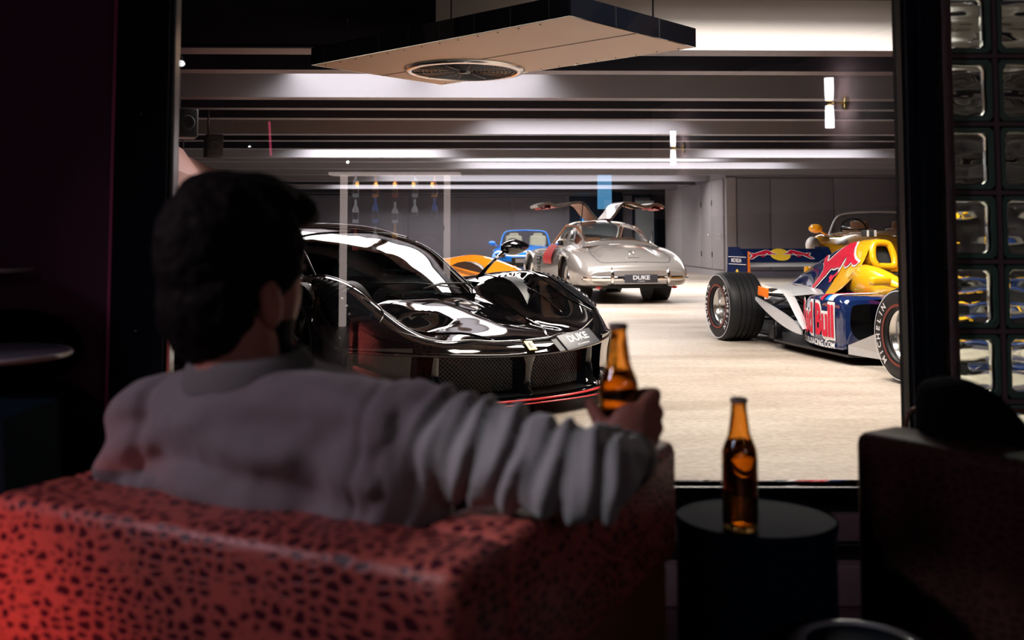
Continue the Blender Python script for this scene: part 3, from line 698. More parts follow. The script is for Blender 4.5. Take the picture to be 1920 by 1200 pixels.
# ---- cabin
GH = [(-.10, [(0, .625), (.22, .625), (.42, .615), (.58, .61), (.66, .60), (.70, .58)]),
      (-.45, [(0, .80), (.22, .795), (.42, .775), (.575, .735), (.68, .66), (.745, .56)]),
      (-.80, [(0, .955), (.21, .95), (.40, .93), (.535, .885), (.66, .76), (.765, .60)]),
      (-1.15, [(0, 1.055), (.20, 1.05), (.38, 1.03), (.50, .985), (.65, .82), (.775, .63)]),
      (-1.5, [(0, 1.108), (.19, 1.103), (.365, 1.083), (.475, 1.035), (.64, .855), (.78, .655)]),
      (-1.9, [(0, 1.112), (.18, 1.107), (.35, 1.085), (.455, 1.035), (.62, .87), (.775, .68)]),
      (-2.4, [(0, 1.05), (.17, 1.045), (.32, 1.02), (.42, .97), (.57, .86), (.74, .73)]),
      (-3.0, [(0, .93), (.15, .925), (.28, .90), (.38, .87), (.50, .83), (.65, .79)]),
      (-3.4, [(0, .83), (.13, .83), (.25, .825), (.36, .82), (.48, .81), (.62, .78)])]
H = loft(GH, 90, 50)
for r in range(H.shape[0]):
    for c in range(H.shape[1]):
        x, y, z = H[r, c]; k = max(0, 1 - abs(x + .1) / .75)
        H[r, c, 0] = x + .06 * k - .30 * k * (abs(y) / .65) ** 2
iv = lambda k: int(round(k / 5 * 49)); iu = lambda k: int(round(k / 8 * 89))
def sub(a, b, c, d): return [list(map(tuple, r[c:d + 1])) for r in H[a:b + 1]]
v3 = iv(2.85); u_hdr = iu(2.75)
ws = MB().grid(sub(0, u_hdr, 0, v3)).mirror().build('windscreen', 'car_glass', hc, weld=1e-4)
MB().grid(sub(u_hdr, 89, 0, v3)).grid(sub(iu(5), 89, v3, 49)).grid(sub(0, iu(.9), v3, 49)).mirror().build('roof', 'black_paint', hc, weld=1e-4)
for sd in (1, -1):
    q = MB().grid(sub(iu(.9), iu(5), v3 + 3, iv(4.4))); q2 = MB().grid(sub(iu(.9), iu(5), v3, v3 + 3)).grid(sub(iu(.9), iu(5), iv(4.4), 49))
    if sd < 0: q.map(lambda p: (p.x, -p.y, p.z)); q2.map(lambda p: (p.x, -p.y, p.z))
    q.build('side_window', 'car_glass', hc); q2.build('door_frame', 'black_paint', hc)
    edge = [Vector(H[i, v3]) for i in range(0, u_hdr + 1, 2)]
    MB().tube([(p.x, p.y * sd, p.z + .002) for p in edge], .007, 6).build('windscreen_pillar', 'alloy' if False else 'black_paint', hc)
MB().tube([(H[u_hdr, j][0], H[u_hdr, j][1] * s_, H[u_hdr, j][2] + .003) for s_, rng in ((-1, range(v3, 0, -2)), (1, range(0, v3, 2))) for j in rng], .006, 6).build('header_trim', 'black_paint', hc)
# wiper
wp = MB().tube([(.0, -.05, .665), (-.10, .15, .69), (-.14, .30, .688), (-.2, .46, .68)], .008, 6).build('wiper', 'black_plastic', hc)
MB().tube([(-.02, .25, .66), (-.12, -.02, .70), (-.16, -.35, .70)], .006, 6).build('wiper_blade', 'black_plastic', wp)
# interior
MB().box((-.72, 0, .66), (.42, 1.1, .12), bev=.05).build('dashboard', 'interior_dark', hc)
sw = MB(); c = Vector((-.98, .34, .75)); Rm = Matrix.Rotation(-1.15, 3, 'Y')
sw.tube([c + Rm @ Vector((.165 * math.cos(t), .165 * math.sin(t), 0)) for t in np.linspace(0, 2 * PI, 33)[:-1]], .015, 8, closed=True); sw.tube([c + Rm @ Vector((-.16, 0, 0)), c, c + Rm @ Vector((.16, 0, 0))], .014, 6); sw.tube([c + Rm @ Vector((0, -.16, 0)), c, c + Rm @ Vector((0, .16, 0))], .014, 6)
sw.build('steering_wheel', 'interior_dark', hc)
for sd in (1, -1):
    s_ = MB(); s_.box((-1.3, .34 * sd, .38), (.5, .46, .16), bev=.06)
    G2 = [[Vector((-1.52 - .28 * t - .03 * math.cos(a * 1.2), sd * .34 + wd * math.sin(a), .42 + .50 * t)) for a in np.linspace(-1.5, 1.5, 9)] for t, wd in ((0, .23), (.35, .24), (.7, .21), (.85, .13), (1, .11))]
    s_.grid(G2); s_.build('seat', 'red_leather' if False else 'interior_dark', hc)
MB().box((-1.0, 0, .25), (1.7, 1.35, .1)).box((-1.9, 0, .6), (.06, 1.2, .75)).build('cabin_tub', 'interior_dark', hc)
# mirrors on long stalks
for sd in (1, -1):
    q = MB(); G2 = []
    for t in np.linspace(0, 1, 9):
        r = math.sin(PI * (t * .92 + .04)) ** .6
        G2.append([Vector((-.42 + .02 - (.06 - .035 * t) * r * (math.cos(a) if math.cos(a) > -.3 else -.3), sd * (.86 + .25 * t), .92 + .012 * t + .066 * r * math.sin(a) * (1 - .25 * t))) for a in np.linspace(0, 2 * PI, 17)])
    G2 = [[Vector((2 * -.40 - p.x, p.y, p.z)) for p in r_] for r_ in G2]
    mr = q.grid(G2).build('door_mirror', 'black_paint', hc)
    MB().tube([(-.42, sd * .66, .70), (-.40, sd * .78, .82), (-.41, sd * .90, .90)], [.016, .012, .013], 8).build('mirror_stalk', 'black_paint', mr)
# wheels and arch liners
for (wx, wz, R) in WH:
    for sd in (1, -1):
        MB().lathe([(R, .56), (R, .935)], 40, Matrix.Translation((wx, 0, wz)) @ Matrix.Rotation(-sd * PI / 2, 4, 'X')).lathe([(R, .56), (1e-3, .56)], 40, Matrix.Translation((wx, 0, wz)) @ Matrix.Rotation(-sd * PI / 2, 4, 'X')).build('arch_liner', 'black_plastic', hc)
    for sd in (1, -1):
        add_wheel(hc, wx, sd * .83, .345, .27 if wx > -1 else .33, .255, 5, 'twin', rim='dark_alloy', caliper='caliper_red')
# ================================================================ silver gullwing coupe, tail to the camera, doors up
sc_ = empty('gullwing_coupe', (1.68, 16.35, 0), math.radians(90 + 12.1), 'silver vintage coupe seen from behind with both gullwing doors raised', 'car')
def sec(*p): return list(p)
CS = [(-1.04, [(0, .50), (.30, .50), (.50, .49), (.63, .48), (.70, .46), (.74, .42), (.735, .37), (.68, .32), (.45, .30)]),
      (-.98, [(0, .60), (.30, .595), (.50, .585), (.66, .57), (.75, .54), (.80, .46), (.79, .37), (.73, .29), (.5, .27)]),
      (-.80, [(0, .715), (.30, .705), (.49, .68), (.67, .68), (.79, .64), (.855, .52), (.85, .38), (.80, .275), (.6, .25)]),
      (-.50, [(0, .83), (.30, .815), (.49, .765), (.68, .775), (.82, .73), (.885, .57), (.88, .40), (.83, .27), (.65, .25)]),
      (-.15, [(0, .905), (.30, .89), (.50, .84), (.69, .84), (.83, .785), (.90, .60), (.895, .42), (.85, .26), (.68, .24)]),
      (.3, [(0, .94), (.30, .93), (.54, .89), (.70, .865), (.82, .80), (.885, .62), (.88, .42), (.85, .27), (.68, .24)]),
      (.9, [(0, .93), (.30, .925), (.56, .89), (.69, .85), (.80, .78), (.865, .60), (.87, .42), (.85, .27), (.68, .24)]),
      (1.5, [(0, .90), (.30, .89), (.52, .855), (.68, .82), (.79, .765), (.86, .59), (.87, .42), (.85, .27), (.68, .24)]),
      (2.0, [(0, .87), (.30, .86), (.50, .81), (.68, .81), (.81, .765), (.88, .59), (.88, .42), (.85, .27), (.68, .24)]),
      (2.4, [(0, .84), (.30, .83), (.50, .775), (.68, .80), (.82, .75), (.89, .58), (.885, .42), (.84, .27), (.68, .24)]),
      (2.8, [(0, .78), (.30, .77), (.50, .715), (.68, .75), (.81, .70), (.87, .54), (.86, .40), (.80, .28), (.66, .25)]),
      (3.2, [(0, .66), (.30, .65), (.50, .61), (.65, .65), (.76, .60), (.81, .48), (.79, .38), (.73, .29), (.60, .27)]),
      (3.42, [(0, .50), (.30, .50), (.50, .49), (.62, .52), (.70, .49), (.73, .43), (.71, .37), (.66, .32), (.5, .30)])]
CW = [(0., .335, .37), (2.4, .335, .37)]
K = loft(CS, 130, 60); K = snap_arch(K, CW, .62)
cut = lambda c: (-.02 < c.x < 1.60 and abs(c.y) < .56 and c.z > .7)
MB().grid(K, pred=lambda c: not in_arch(c, CW, .62) and not cut(c)).mirror().build('body', 'silver_paint', sc_, weld=1e-4, autosmooth=55)
for row, nm in ((K[0], 'tail_panel'), (K[-1], 'nose_panel')):
    t = [Vector(p) for p in row]; MB().add(t + [Vector((p.x, -p.y, p.z)) for p in t[::-1]], [tuple(range(2 * len(t)))]).build(nm, 'silver_paint', sc_)
MB().box((1.2, 0, .25), (3.9, 1.25, .06)).box((-.5, 0, .34), (.8, 1.0, .14), bev=.03).build('underbody', 'carbon', sc_)
def kp(u, v, side=1, lift=.004):
    iu_ = u / (len(CS) - 1) * (K.shape[0] - 1); iv_ = v / 8 * (K.shape[1] - 1); i, j = min(int(iu_), K.shape[0] - 2), min(int(iv_), K.shape[1] - 2)
    n = np.cross(K[i + 1, j] - K[i, j], K[i, j + 1] - K[i, j]); n = n / (np.linalg.norm(n) + 1e-9)
    if n[2] < -.2 or (abs(n[2]) <= .2 and n[1] < 0): n = -n
    a, b = iu_ - i, iv_ - j
    p = (K[i, j] * (1 - a) + K[i + 1, j] * a) * (1 - b) + (K[i, j + 1] * (1 - a) + K[i + 1, j + 1] * a) * b + n * lift
    return Vector((p[0], p[1] * side, p[2]))
# boot shut line, eyebrows over the arches, side vents
q = MB()
for sd in (1, -1): q.tube([kp(*p, sd, .001) for p in cr(np.array([(4.3, 1.6), (3.6, 2.25), (2.6, 2.6), (1.8, 2.5), (1.35, 2.1), (1.25, 1.2), (1.25, 0)], float), 40)], .005, 5)
q.build('boot_seam', 'seam', sc_)
for sd in (1, -1):
    for ux_, zz in ((0, 0), (2.4, 0)):
        pp = []
        for t in np.linspace(.35, 2.5, 15):
            pp.append(Vector((ux_ + .41 * math.cos(t), sd * (.895 - .05 * abs(math.cos(t))), .335 + .40 * math.sin(t))))
        MB().tube(pp, [.008 + .022 * math.sin(PI * i / 14) for i in range(15)], 8).build('arch_eyebrow', 'silver_paint', sc_)
    vt = MB().box((1.72, sd * .868, .55), (.26, .02, .26), bev=.008).build('side_vent', 'interior_dark', sc_)
    for k in range(4): MB().box((1.72, sd * .878, .455 + .063 * k), (.24, .012, .012), bev=.003).build('vent_bar', 'chrome', vt)
    # tail lamp, bumper ends
    tl = MB().box((-.955, sd * .64, .475), (.07, .17, .062), R=Matrix.Rotation(-sd * .25, 3, 'Z'), bev=.02).build('tail_lamp', 'tail_red', sc_)
    MB().box((-.962, sd * .64, .505), (.075, .18, .014), R=Matrix.Rotation(-sd * .25, 3, 'Z'), bev=.005).build('lamp_rim', 'chrome', tl)
    MB().ell((-.98, sd * .60, .245), (.02, .05, .022), 12).build('reflector', 'tail_red', sc_)
    G2 = []
    for y in np.linspace(.16, .84, 20):
        xb = -1.13 + .20 * max(0, (y - .3) / .54) ** 2.4
        G2.append([Vector((xb + .03 * math.cos(t), sd * y, .385 + .04 * math.sin(t) * (1 if y < .8 else .6))) for t in np.linspace(0, 2 * PI, 13)])
    MB().grid(G2).build('bumper', 'chrome', sc_)
    MB().tube([(-1.13, sd * .44, .30), (-1.175, sd * .44, .36), (-1.18, sd * .44, .42), (-1.15, sd * .44, .50), (-1.12, sd * .44, .55)], [.018, .03, .03, .022, .008], 8).build('overrider', 'chrome', sc_)
    MB().tube([(-1.0, sd * .5, .33), (-1.13, sd * .5, .38)], .012, 6).build('bumper_stay', 'chrome', sc_)
MB().tube([(-1.135, -.2, .385), (-1.135, .2, .385)], .03, 10).build('bumper', 'chrome', sc_)
pl = MB().box((-1.185, 0, .385), (.012, .52, .125), bev=.004).build('number_plate', 'plate_dark', sc_)
Tp = frame_T((-1.193, 0, .398), (0, -1, 0), (0, 0, 1)); text_mb('DUKE', .085, Tp, bold=.003, sx=1.2).build('plate_lettering', 'plate_text', pl)
text_mb('OF LONDON', .018, Tp @ Matrix.Translation((0, -.052, 0)), bold=.0005).build('plate_lettering', 'plate_text', pl)
# boot badge: a round star emblem and a script line (plain)
bp_ = kp(2.25, 0, 1, .01); em = MB().lathe([(.035, 0), (.045, .004), (.04, .008), (.034, .006)], 20, Matrix.Translation(bp_) @ Matrix.Rotation(-.95, 4, 'Y')).build('boot_star', 'chrome', sc_)
q = MB()
for k in range(3):
    a = PI / 2 + k * 2 * PI / 3; q.box((0, 0, 0), (.004, .04, .004)).v[-8:] = [tuple(bp_ + (Matrix.Rotation(-.95, 3, 'Y') @ (Matrix.Rotation(a, 3, 'Z') @ Vector((p[1] + .02, p[0], p[2]))))) for p in q.v[-8:]]
q.build('star_arm', 'chrome', em)
MB().tube([kp(1.75, .4 - .1 * i, 1 if i < 4 else -1, .006) if i < 4 else kp(1.75, .1 * (i - 4), -1, .006) for i in range(8)], .0035, 5).build('script_badge', 'chrome', sc_)
MB().tube([(-.93, 0, .62), (-.955, 0, .62), (-.965, 0, .56)], .007, 6).build('boot_handle', 'chrome', sc_)
# greenhouse
CG = [(-.22, [(0, .895), (.28, .885), (.46, .865), (.56, .855), (.62, .85), (.66, .83)]),
      (.05, [(0, 1.05), (.26, 1.035), (.43, 1.01), (.53, .98), (.60, .93), (.68, .84)]),
      (.32, [(0, 1.18), (.24, 1.165), (.40, 1.14), (.50, 1.10), (.60, 1.0), (.70, .85)]),
      (.62, [(0, 1.265), (.22, 1.255), (.36, 1.235), (.475, 1.19), (.60, 1.04), (.70, .86)]),
      (.95, [(0, 1.30), (.22, 1.29), (.36, 1.27), (.475, 1.22), (.61, 1.05), (.70, .86)]),
      (1.25, [(0, 1.28), (.22, 1.27), (.37, 1.25), (.48, 1.20), (.61, 1.04), (.70, .86)]),
      (1.5, [(0, 1.14), (.24, 1.13), (.42, 1.105), (.53, 1.06), (.62, .97), (.69, .85)]),
      (1.78, [(0, .93), (.26, .925), (.46, .905), (.57, .885), (.63, .87), (.67, .84)])]
J = loft(CG, 71, 51); r_ = lambda a, b, c, d: [list(map(tuple, r[c:d + 1])) for r in J[a:b + 1]]
U = lambda k: int(k * 10); V = lambda k: int(k * 10)
MB().grid(r_(U(.5), U(2.6), 0, V(2.9))).mirror().build('rear_window', 'clear_car_glass', sc_, weld=1e-4)
MB().grid(r_(U(5.15), U(6.8), 0, V(2.9))).mirror().build('windscreen', 'clear_car_glass', sc_, weld=1e-4)
q = MB().grid(r_(0, U(.5), 0, V(2.9))).grid(r_(U(2.6), U(3.2), 0, V(2.9))).grid(r_(U(6.8), 70, 0, V(2.9))).grid(r_(0, U(1.0), V(2.9), 50)).grid(r_(U(1.0), U(3.2), V(2.9), V(3.4))).grid(r_(U(1.0), U(3.2), V(4.5), 50)).grid(r_(U(2.7), U(3.2), V(3.4), V(4.5)))
q.grid(r_(U(3.2), U(5.0), 0, V(.55))).grid(r_(U(4.9), U(5.15), 0, V(2.9))).grid(r_(U(5.0), 70, V(2.9), V(3.3))).grid(r_(U(6.6), 70, V(3.3), 50))
q.mirror().build('roof', 'silver_paint', sc_, weld=1e-4)
q = MB().grid(r_(U(1.0), U(2.7), V(3.4), V(4.5))); q.mirror().build('quarter_window', 'clear_car_glass', sc_)
q = MB()
for sd in (1, -1):
    q.tube([(J[i, V(2.9)][0], J[i, V(2.9)][1] * sd, J[i, V(2.9)][2] + .004) for i in range(U(.4), U(2.7), 2)], .012, 6)
    q.tube([(J[i, V(2.95)][0], J[i, V(2.95)][1] * sd, J[i, V(2.95)][2]) for i in range(U(5.0), 69, 2)], .018, 6)
q.tube([(J[U(.45), j][0], J[U(.45), j][1] * s_, J[U(.45), j][2] + .004) for s_, rng in ((-1, range(V(2.9), 0, -3)), (1, range(0, V(2.9), 3))) for j in rng], .010, 6)
q.build('window_trim', 'chrome', sc_)
q = MB().tube([(-.06, 0, .95), (1.0, 0, .98)], .01, 6)
q = MB()
for sd in (1, -1): q.tube([(.30, sd * .52, 1.08), (.55, sd * .50, 1.18), (1.2, sd * .50, 1.2), (1.72, sd * .60, .90)], .022, 6)
q.build('door_aperture_trim', 'tan_leather', sc_)
# roof-hung doors
for sd in (1, -1):
    sec2 = [(.10, 1.315), (.22, 1.42), (.34, 1.545), (.46, 1.60), (.60, 1.60), (.78, 1.565), (.90, 1.54), (1.02, 1.555), (1.14, 1.59), (1.28, 1.565), (1.38, 1.53)]
    # cut in y/z, swept in x between fore and aft edges
    A2 = cr(np.array([(.10 + (y - .10) * .80, z) for y, z in sec2]), 34)
    def edge(i): t = i / 33; return (.66 + .10 * t - .0, 1.36 - .0 * t - .12 * max(0, t - .6))
    def dgrid(i0, i1, off, xa=0., xb=1.):
        G2 = []
        for i in range(i0, i1 + 1):
            a, b = edge(i); y, z = A2[i]; y2, z2 = A2[min(33, i + 1)]; y1, z1 = A2[max(0, i - 1)]
            n = Vector((0, -(z2 - z1), y2 - y1)).normalized()
            row = []
            for k in range(9):
                f = xa + (xb - xa) * k / 8; row.append(Vector((a + (b - a) * f, sd * (y + n.y * off), z + n.z * off)))
            G2.append(row)
        return G2
    d = MB()
    d.grid(dgrid(0, 12, 0)).grid(dgrid(12, 21, 0, 0, .12)).grid(dgrid(12, 21, 0, .86, 1)).grid(dgrid(21, 33, 0))
    for f0, f1 in ((0, 0), (1, 1)):
        G2 = [[r0[0], r1[0]] for r0, r1 in zip(dgrid(0, 33, 0, f0, f0 + 1e-5), dgrid(0, 33, -.045, f0, f0 + 1e-5))]; d.grid(G2)
    G2 = [[a, b] for a, b in zip(dgrid(33, 33, 0)[0], dgrid(33, 33, -.045)[0])]; d.grid(G2)
    dr = d.build('gullwing_door', 'silver_paint', sc_, autosmooth=50)
    MB().grid(dgrid(0, 12, -.045)).grid(dgrid(12, 21, -.045, 0, .12)).grid(dgrid(12, 21, -.045, .86, 1)).build('door_lining', 'tan_leather', dr)
    MB().grid(dgrid(21, 33, -.05)).grid(dgrid(24, 31, -.10, .1, .9)).build('door_pad', 'red_leather', dr)
    G2 = [[a, b] for a, b in zip(dgrid(24, 24, -.05, .1, .9)[0], dgrid(24, 24, -.10, .1, .9)[0])]; G3 = [[a, b] for a, b in zip(dgrid(31, 31, -.05, .1, .9)[0], dgrid(31, 31, -.10, .1, .9)[0])]
    MB().grid(G2).grid(G3).build('door_pad', 'red_leather', dr)
    MB().grid(dgrid(12, 21, -.02, .12, .86)).build('door_glass', 'clear_car_glass', dr)
    MB().tube([(.66, sd * .40, 1.19), (.68, sd * .36, 1.575)], .008, 6).build('door_strut', 'steel_arm', dr)
    # red padded sill under the opening
    G2 = [[Vector((x, sd * (.885 - .0 + .02 * math.sin(PI * t)), .56 + (.30 + .03 * math.sin(PI * (x - .72) / .6)) * t)) for t in np.linspace(0, 1, 7)] for x in np.linspace(.74, 1.30, 9)]
    G2 = [[Vector((x, sd * (p.y * sd - (.13 * max(0, (p.z - .62) / .28) ** 1.6)), p.z)) for p, x in zip(r0, [r0[0].x] * 7)] for r0 in G2]
    MB().grid(G2).build('padded_sill', 'red_leather', sc_)
    MB().box((1.02, sd * .63, .82), (.62, .22, .07), bev=.025).build('sill_top', 'tan_leather', sc_)
MB().box((.78, 0, .5), (1.6, 1.2, .4)).build('cabin_tub', 'tan_leather', sc_)
for sd in (1, -1):
    MB().box((.62, sd * .3, .82), (.14, .46, .36), bev=.05).box((.9, sd * .3, .72), (.5, .46, .12), bev=.05).build('seat', 'tan_leather', sc_)
c = Vector((1.32, .32, .93)); Rm = Matrix.Rotation(-1.2, 3, 'Y'); q = MB().tube([c + Rm @ Vector((.2 * math.cos(t), .2 * math.sin(t), 0)) for t in np.linspace(0, 2 * PI, 33)[:-1]], .011, 6, closed=True)
q.tube([c + Rm @ Vector((0, -.2, 0)), c, c + Rm @ Vector((0, .2, 0))], .009, 6).build('steering_wheel', 'cream_leather', sc_)
MB().ell((1.45, 0, 1.19), (.02, .08, .03), 12).build('rear_view_mirror', 'chrome', sc_)
MB().box((1.55, 0, .9), (.2, 1.1, .1), bev=.03).build('dashboard', 'interior_dark', sc_)
for (wx, wz, R) in CW:
    for sd in (1, -1):
        MB().lathe([(R, .5), (R, .80)], 32, Matrix.Translation((wx, 0, wz)) @ Matrix.Rotation(-sd * PI / 2, 4, 'X')).lathe([(R, .5), (1e-3, .5)], 32, Matrix.Translation((wx, 0, wz)) @ Matrix.Rotation(-sd * PI / 2, 4, 'X')).build('arch_liner', 'black_plastic', sc_)
        add_wheel(sc_, wx, sd * .745, .335, .18, .215, style='steel', rim='alloy', disc=False)
# ================================================================ roadsters
def roadster(root, paint, wscale=1., hs=1., seats='cream_leather', frame_mat=None, open_top=True, rimstyle='five', rise=0., fend=.0, nose='round', wsH=.42, xs=1.):
    """front axle at x=0, nose +x; open two-seater"""
    w = wscale; f = fend
    st = [(.86, [(0, .42), (.25, .42), (.48, .42), (.64, .43), (.72, .42), (.76, .38), (.76, .30), (.72, .22), (.6, .18)]),
          (.78, [(0, .56), (.25, .56), (.48, .57), (.66, .58), (.75, .55), (.80, .46), (.80, .34), (.77, .22), (.66, .17)]),
          (.55, [(0, .66), (.25, .655), (.48, .65 + f * .3), (.66, .67 + f), (.77, .63 + f), (.83, .52), (.84, .36), (.81, .22), (.7, .16)]),
          (.0, [(0, .76), (.25, .75), (.48, .735), (.66, .76 + f), (.78, .71 + f), (.85, .58), (.85, .40), (.82, .24), (.7, .17)]),
          (-.5, [(0, .83), (.25, .825), (.48, .80), (.66, .78), (.78, .73), (.83, .60), (.83, .40), (.82, .24), (.7, .17)]),
          (-1.0, [(0, .85), (.25, .85), (.48, .84), (.66, .81), (.77, .75), (.82, .62), (.83, .40), (.82, .24), (.7, .17)]),
          (-1.7, [(0, .82), (.25, .82), (.48, .82), (.66, .81), (.78, .76), (.84, .63), (.85, .42), (.83, .26), (.7, .2)]),
          (-2.45, [(0, .82), (.25, .82), (.48, .82), (.66, .82 + f), (.79, .77 + f), (.86, .64), (.86, .44), (.84, .28), (.7, .22)]),
          (-3.0, [(0, .76), (.25, .76), (.48, .76), (.66, .75), (.76, .70), (.81, .58), (.81, .44), (.78, .32), (.66, .28)]),
          (-3.2, [(0, .62), (.25, .62), (.48, .62), (.62, .62), (.70, .59), (.74, .52), (.74, .44), (.70, .36), (.6, .33)])]
    st = [(x * xs if x > .3 else x, [(y * w, z * hs + rise) for y, z in s]) for x, s in st]
    wr_ = .32; WHs = [(0, wr_, .36), (-2.45, wr_, .37)]
    A_ = loft(st, 90, 44); A_ = snap_arch(A_, WHs, .55)
    def cutc(c): return -2.1 < c.x < -.75 and abs(c.y) < .60 * w and c.z > .6 * hs + rise
    MB().grid(A_, pred=lambda c: not in_arch(c, WHs, .55) and not cutc(c)).mirror().build('body', paint, root, weld=1e-4, autosmooth=50)
    for row, nm in ((A_[0], 'nose_panel'), (A_[-1], 'tail_panel')):
        t = [Vector(p) for p in row]; MB().add(t + [Vector((p.x, -p.y, p.z)) for p in t[::-1]], [tuple(range(2 * len(t)))]).build(nm, paint, root)
    MB().box((-1.2, 0, .2 + rise), (3.6, 1.2 * w, .08)).build('underbody', 'carbon', root)
    for (wx, wz, R) in WHs:
        for sd in (1, -1):
            T = Matrix.Translation((wx, 0, wz)) @ Matrix.Rotation(-sd * PI / 2, 4, 'X')
            MB().lathe([(R, .45), (R, .76 * w)], 24, T).lathe([(R, .45), (1e-3, .45)], 24, T).build('arch_liner', 'black_plastic', root)
            add_wheel(root, wx, sd * .70 * w, wr_, .2, .21, 5, rimstyle)
    zb = .82 * hs + rise; zt = zb + wsH
    fr = [(-.78, -.66 * w, zb - .03), (-1.0, -.60 * w, zb + wsH * .62), (-1.12, -.50 * w, zt - .02), (-1.16, -.2, zt + .01), (-1.16, .2, zt + .01), (-1.12, .50 * w, zt - .02), (-1.0, .60 * w, zb + wsH * .62), (-.78, .66 * w, zb - .03)]
    P = pts(np.array(fr), 36); MB().tube(P, .022, 8).build('windscreen_frame', frame_mat or paint, root)
    bot = pts(np.array([(-.78, -.66 * w, zb - .03), (-.66, -.35, zb + .0), (-.62, 0, zb + .01), (-.66, .35, zb + .0), (-.78, .66 * w, zb - .03)]), 36)
    G2 = [[a + (b - a) * k / 4 for k in range(5)] for a, b in zip(P, bot)]
    MB().grid(G2).build('windscreen', 'clear_car_glass', root)
    MB().tube(bot, .012, 6).build('cowl_trim', frame_mat or 'black_plastic', root)
    MB().box((-1.42, 0, .36 + rise), (1.5, 1.15 * w, .16)).box((-.82, 0, .72 * hs + rise), (.2, 1.15 * w, .16), bev=.04).build('cabin_tub', 'interior_dark', root)
    for sd in (1, -1):
        MB().box((-1.5, sd * .33 * w, .52 + rise), (.5, .46, .16), bev=.05).box((-1.78, sd * .33 * w, .80 + rise), (.16, .46, .5), bev=.06).box((-1.84, sd * .33 * w, 1.02 + rise + (.04 if hs > 1 else .0)), (.10, .26, .20), bev=.04).build('seat', seats, root)
    c = Vector((-1.08, -.33 * w, .86 * hs + rise)); Rm = Matrix.Rotation(-1.1, 3, 'Y'); MB().tube([c + Rm @ Vector((.17 * math.cos(t), .17 * math.sin(t), 0)) for t in np.linspace(0, 2 * PI, 25)[:-1]], .013, 6, closed=True).tube([c + Rm @ Vector((0, -.17, 0)), c + Rm @ Vector((0, .17, 0))], .012, 6).build('steering_wheel', 'interior_dark', root)
    for sd in (1, -1):
        mm = MB().ell((-.86, sd * .88 * w, zb + .06), (.05, .10, .065), 14).build('door_mirror', paint, root); MB().tube([(-.86, sd * .70 * w, zb - .04), (-.86, sd * .84 * w, zb + .04)], .018, 6).build('mirror_arm', paint, mm)
    return A_

# blue convertible, facing the camera
bl = car_root('convertible', .33, 27.0, -2, 'bright blue open convertible with cream seats, parked far back facing the window')
roadster(bl, 'blue_paint', 1.03, .95, 'cream_leather', None, wsH=.40)
MB().box((.84, 0, .42), (.06, .62, .13), bev=.02).build('grille', 'black_plastic', bl)
MB().box((.86, 0, .30), (.04, 1.05, .14), bev=.02).build('bumper_intake', 'interior_dark', bl)
MB().box((.885, 0, .40), (.01, .42, .10)).build('number_plate', 'plate_text', bl)
for sd in (1, -1):
    MB().box((.80, sd * .60, .52), (.06, .26, .11), bev=.02).build('headlight', 'lens_dark', bl)
    MB().box((.80, sd * .72, .40), (.06, .12, .06), bev=.015).build('indicator', 'orange_trim', bl)

# amber roadster behind the race car
am = car_root('roadster', 4.62, 13.2, -25, 'amber open roadster with a silver windscreen frame, half hidden behind the race car')
roadster(am, 'amber_paint', .88, 1.20, 'tan_leather', 'race_silver', rise=.08, fend=.04, wsH=.27, xs=.78)
for sd in (1, -1):
    MB().ell((.47, sd * .62, .90), (.13, .09, .11), 18).build('headlight', 'white_paint', am)
    MB().box((.16, sd * .40, 1.01), (.30, .12, .03), rz=sd * .2, bev=.01).build('bonnet_vent', 'interior_dark', am)
    MB().box((.16, sd * .40, 1.015), (.34, .15, .02), rz=sd * .2, bev=.008).build('vent_surround', 'chrome', am)
MB().tube([(-.66, -.1, 1.08), (-.76, -.3, 1.13), (-.82, -.42, 1.15)], .008, 5).build('wiper', 'alloy', am)
MB().box((.66, 0, .5), (.06, .8, .14), bev=.03).build('grille', 'black_plastic', am)

# orange low sports car seen through and behind the black car
og = car_root('low_coupe', -.80, 11.4, 60, 'bright orange low sports car directly behind the black car')
ost = [(1.0, [(0, .34), (.3, .34), (.5, .35), (.68, .36), (.80, .36), (.86, .34), (.88, .28), (.88, .2), (.86, .12)]),
       (.9, [(0, .42), (.3, .42), (.5, .42), (.68, .47), (.80, .48), (.90, .42), (.93, .32), (.93, .2), (.9, .12)]),
       (.5, [(0, .55), (.3, .53), (.5, .53), (.68, .66), (.80, .66), (.93, .52), (.96, .36), (.95, .2), (.92, .12)]),
       (0, [(0, .66), (.3, .64), (.5, .63), (.68, .78), (.80, .77), (.95, .6), (.97, .4), (.95, .2), (.92, .12)]),
       (-.5, [(0, .78), (.3, .77), (.5, .74), (.68, .74), (.80, .70), (.92, .56), (.94, .4), (.94, .2), (.92, .12)]),
       (-.9, [(0, .97), (.3, .95), (.48, .88), (.62, .76), (.76, .68), (.88, .56), (.90, .4), (.92, .2), (.92, .12)]),
       (-1.4, [(0, 1.12), (.28, 1.10), (.44, 1.04), (.58, .86), (.74, .72), (.88, .58), (.90, .4), (.92, .2), (.92, .12)]),
       (-2.0, [(0, 1.08), (.26, 1.06), (.40, 1.0), (.56, .88), (.76, .80), (.93, .64), (.95, .4), (.94, .2), (.92, .12)]),
       (-2.65, [(0, .93), (.26, .92), (.42, .90), (.6, .87), (.78, .84), (.96, .66), (.98, .42), (.96, .2), (.92, .14)]),
       (-3.3, [(0, .84), (.3, .84), (.5, .84), (.66, .82), (.80, .77), (.92, .62), (.93, .45), (.9, .3), (.86, .22)])]
OW = [(0, .34, .38), (-2.65, .35, .39)]
Og = loft(ost, 90, 44); Og = snap_arch(Og, OW, .6)
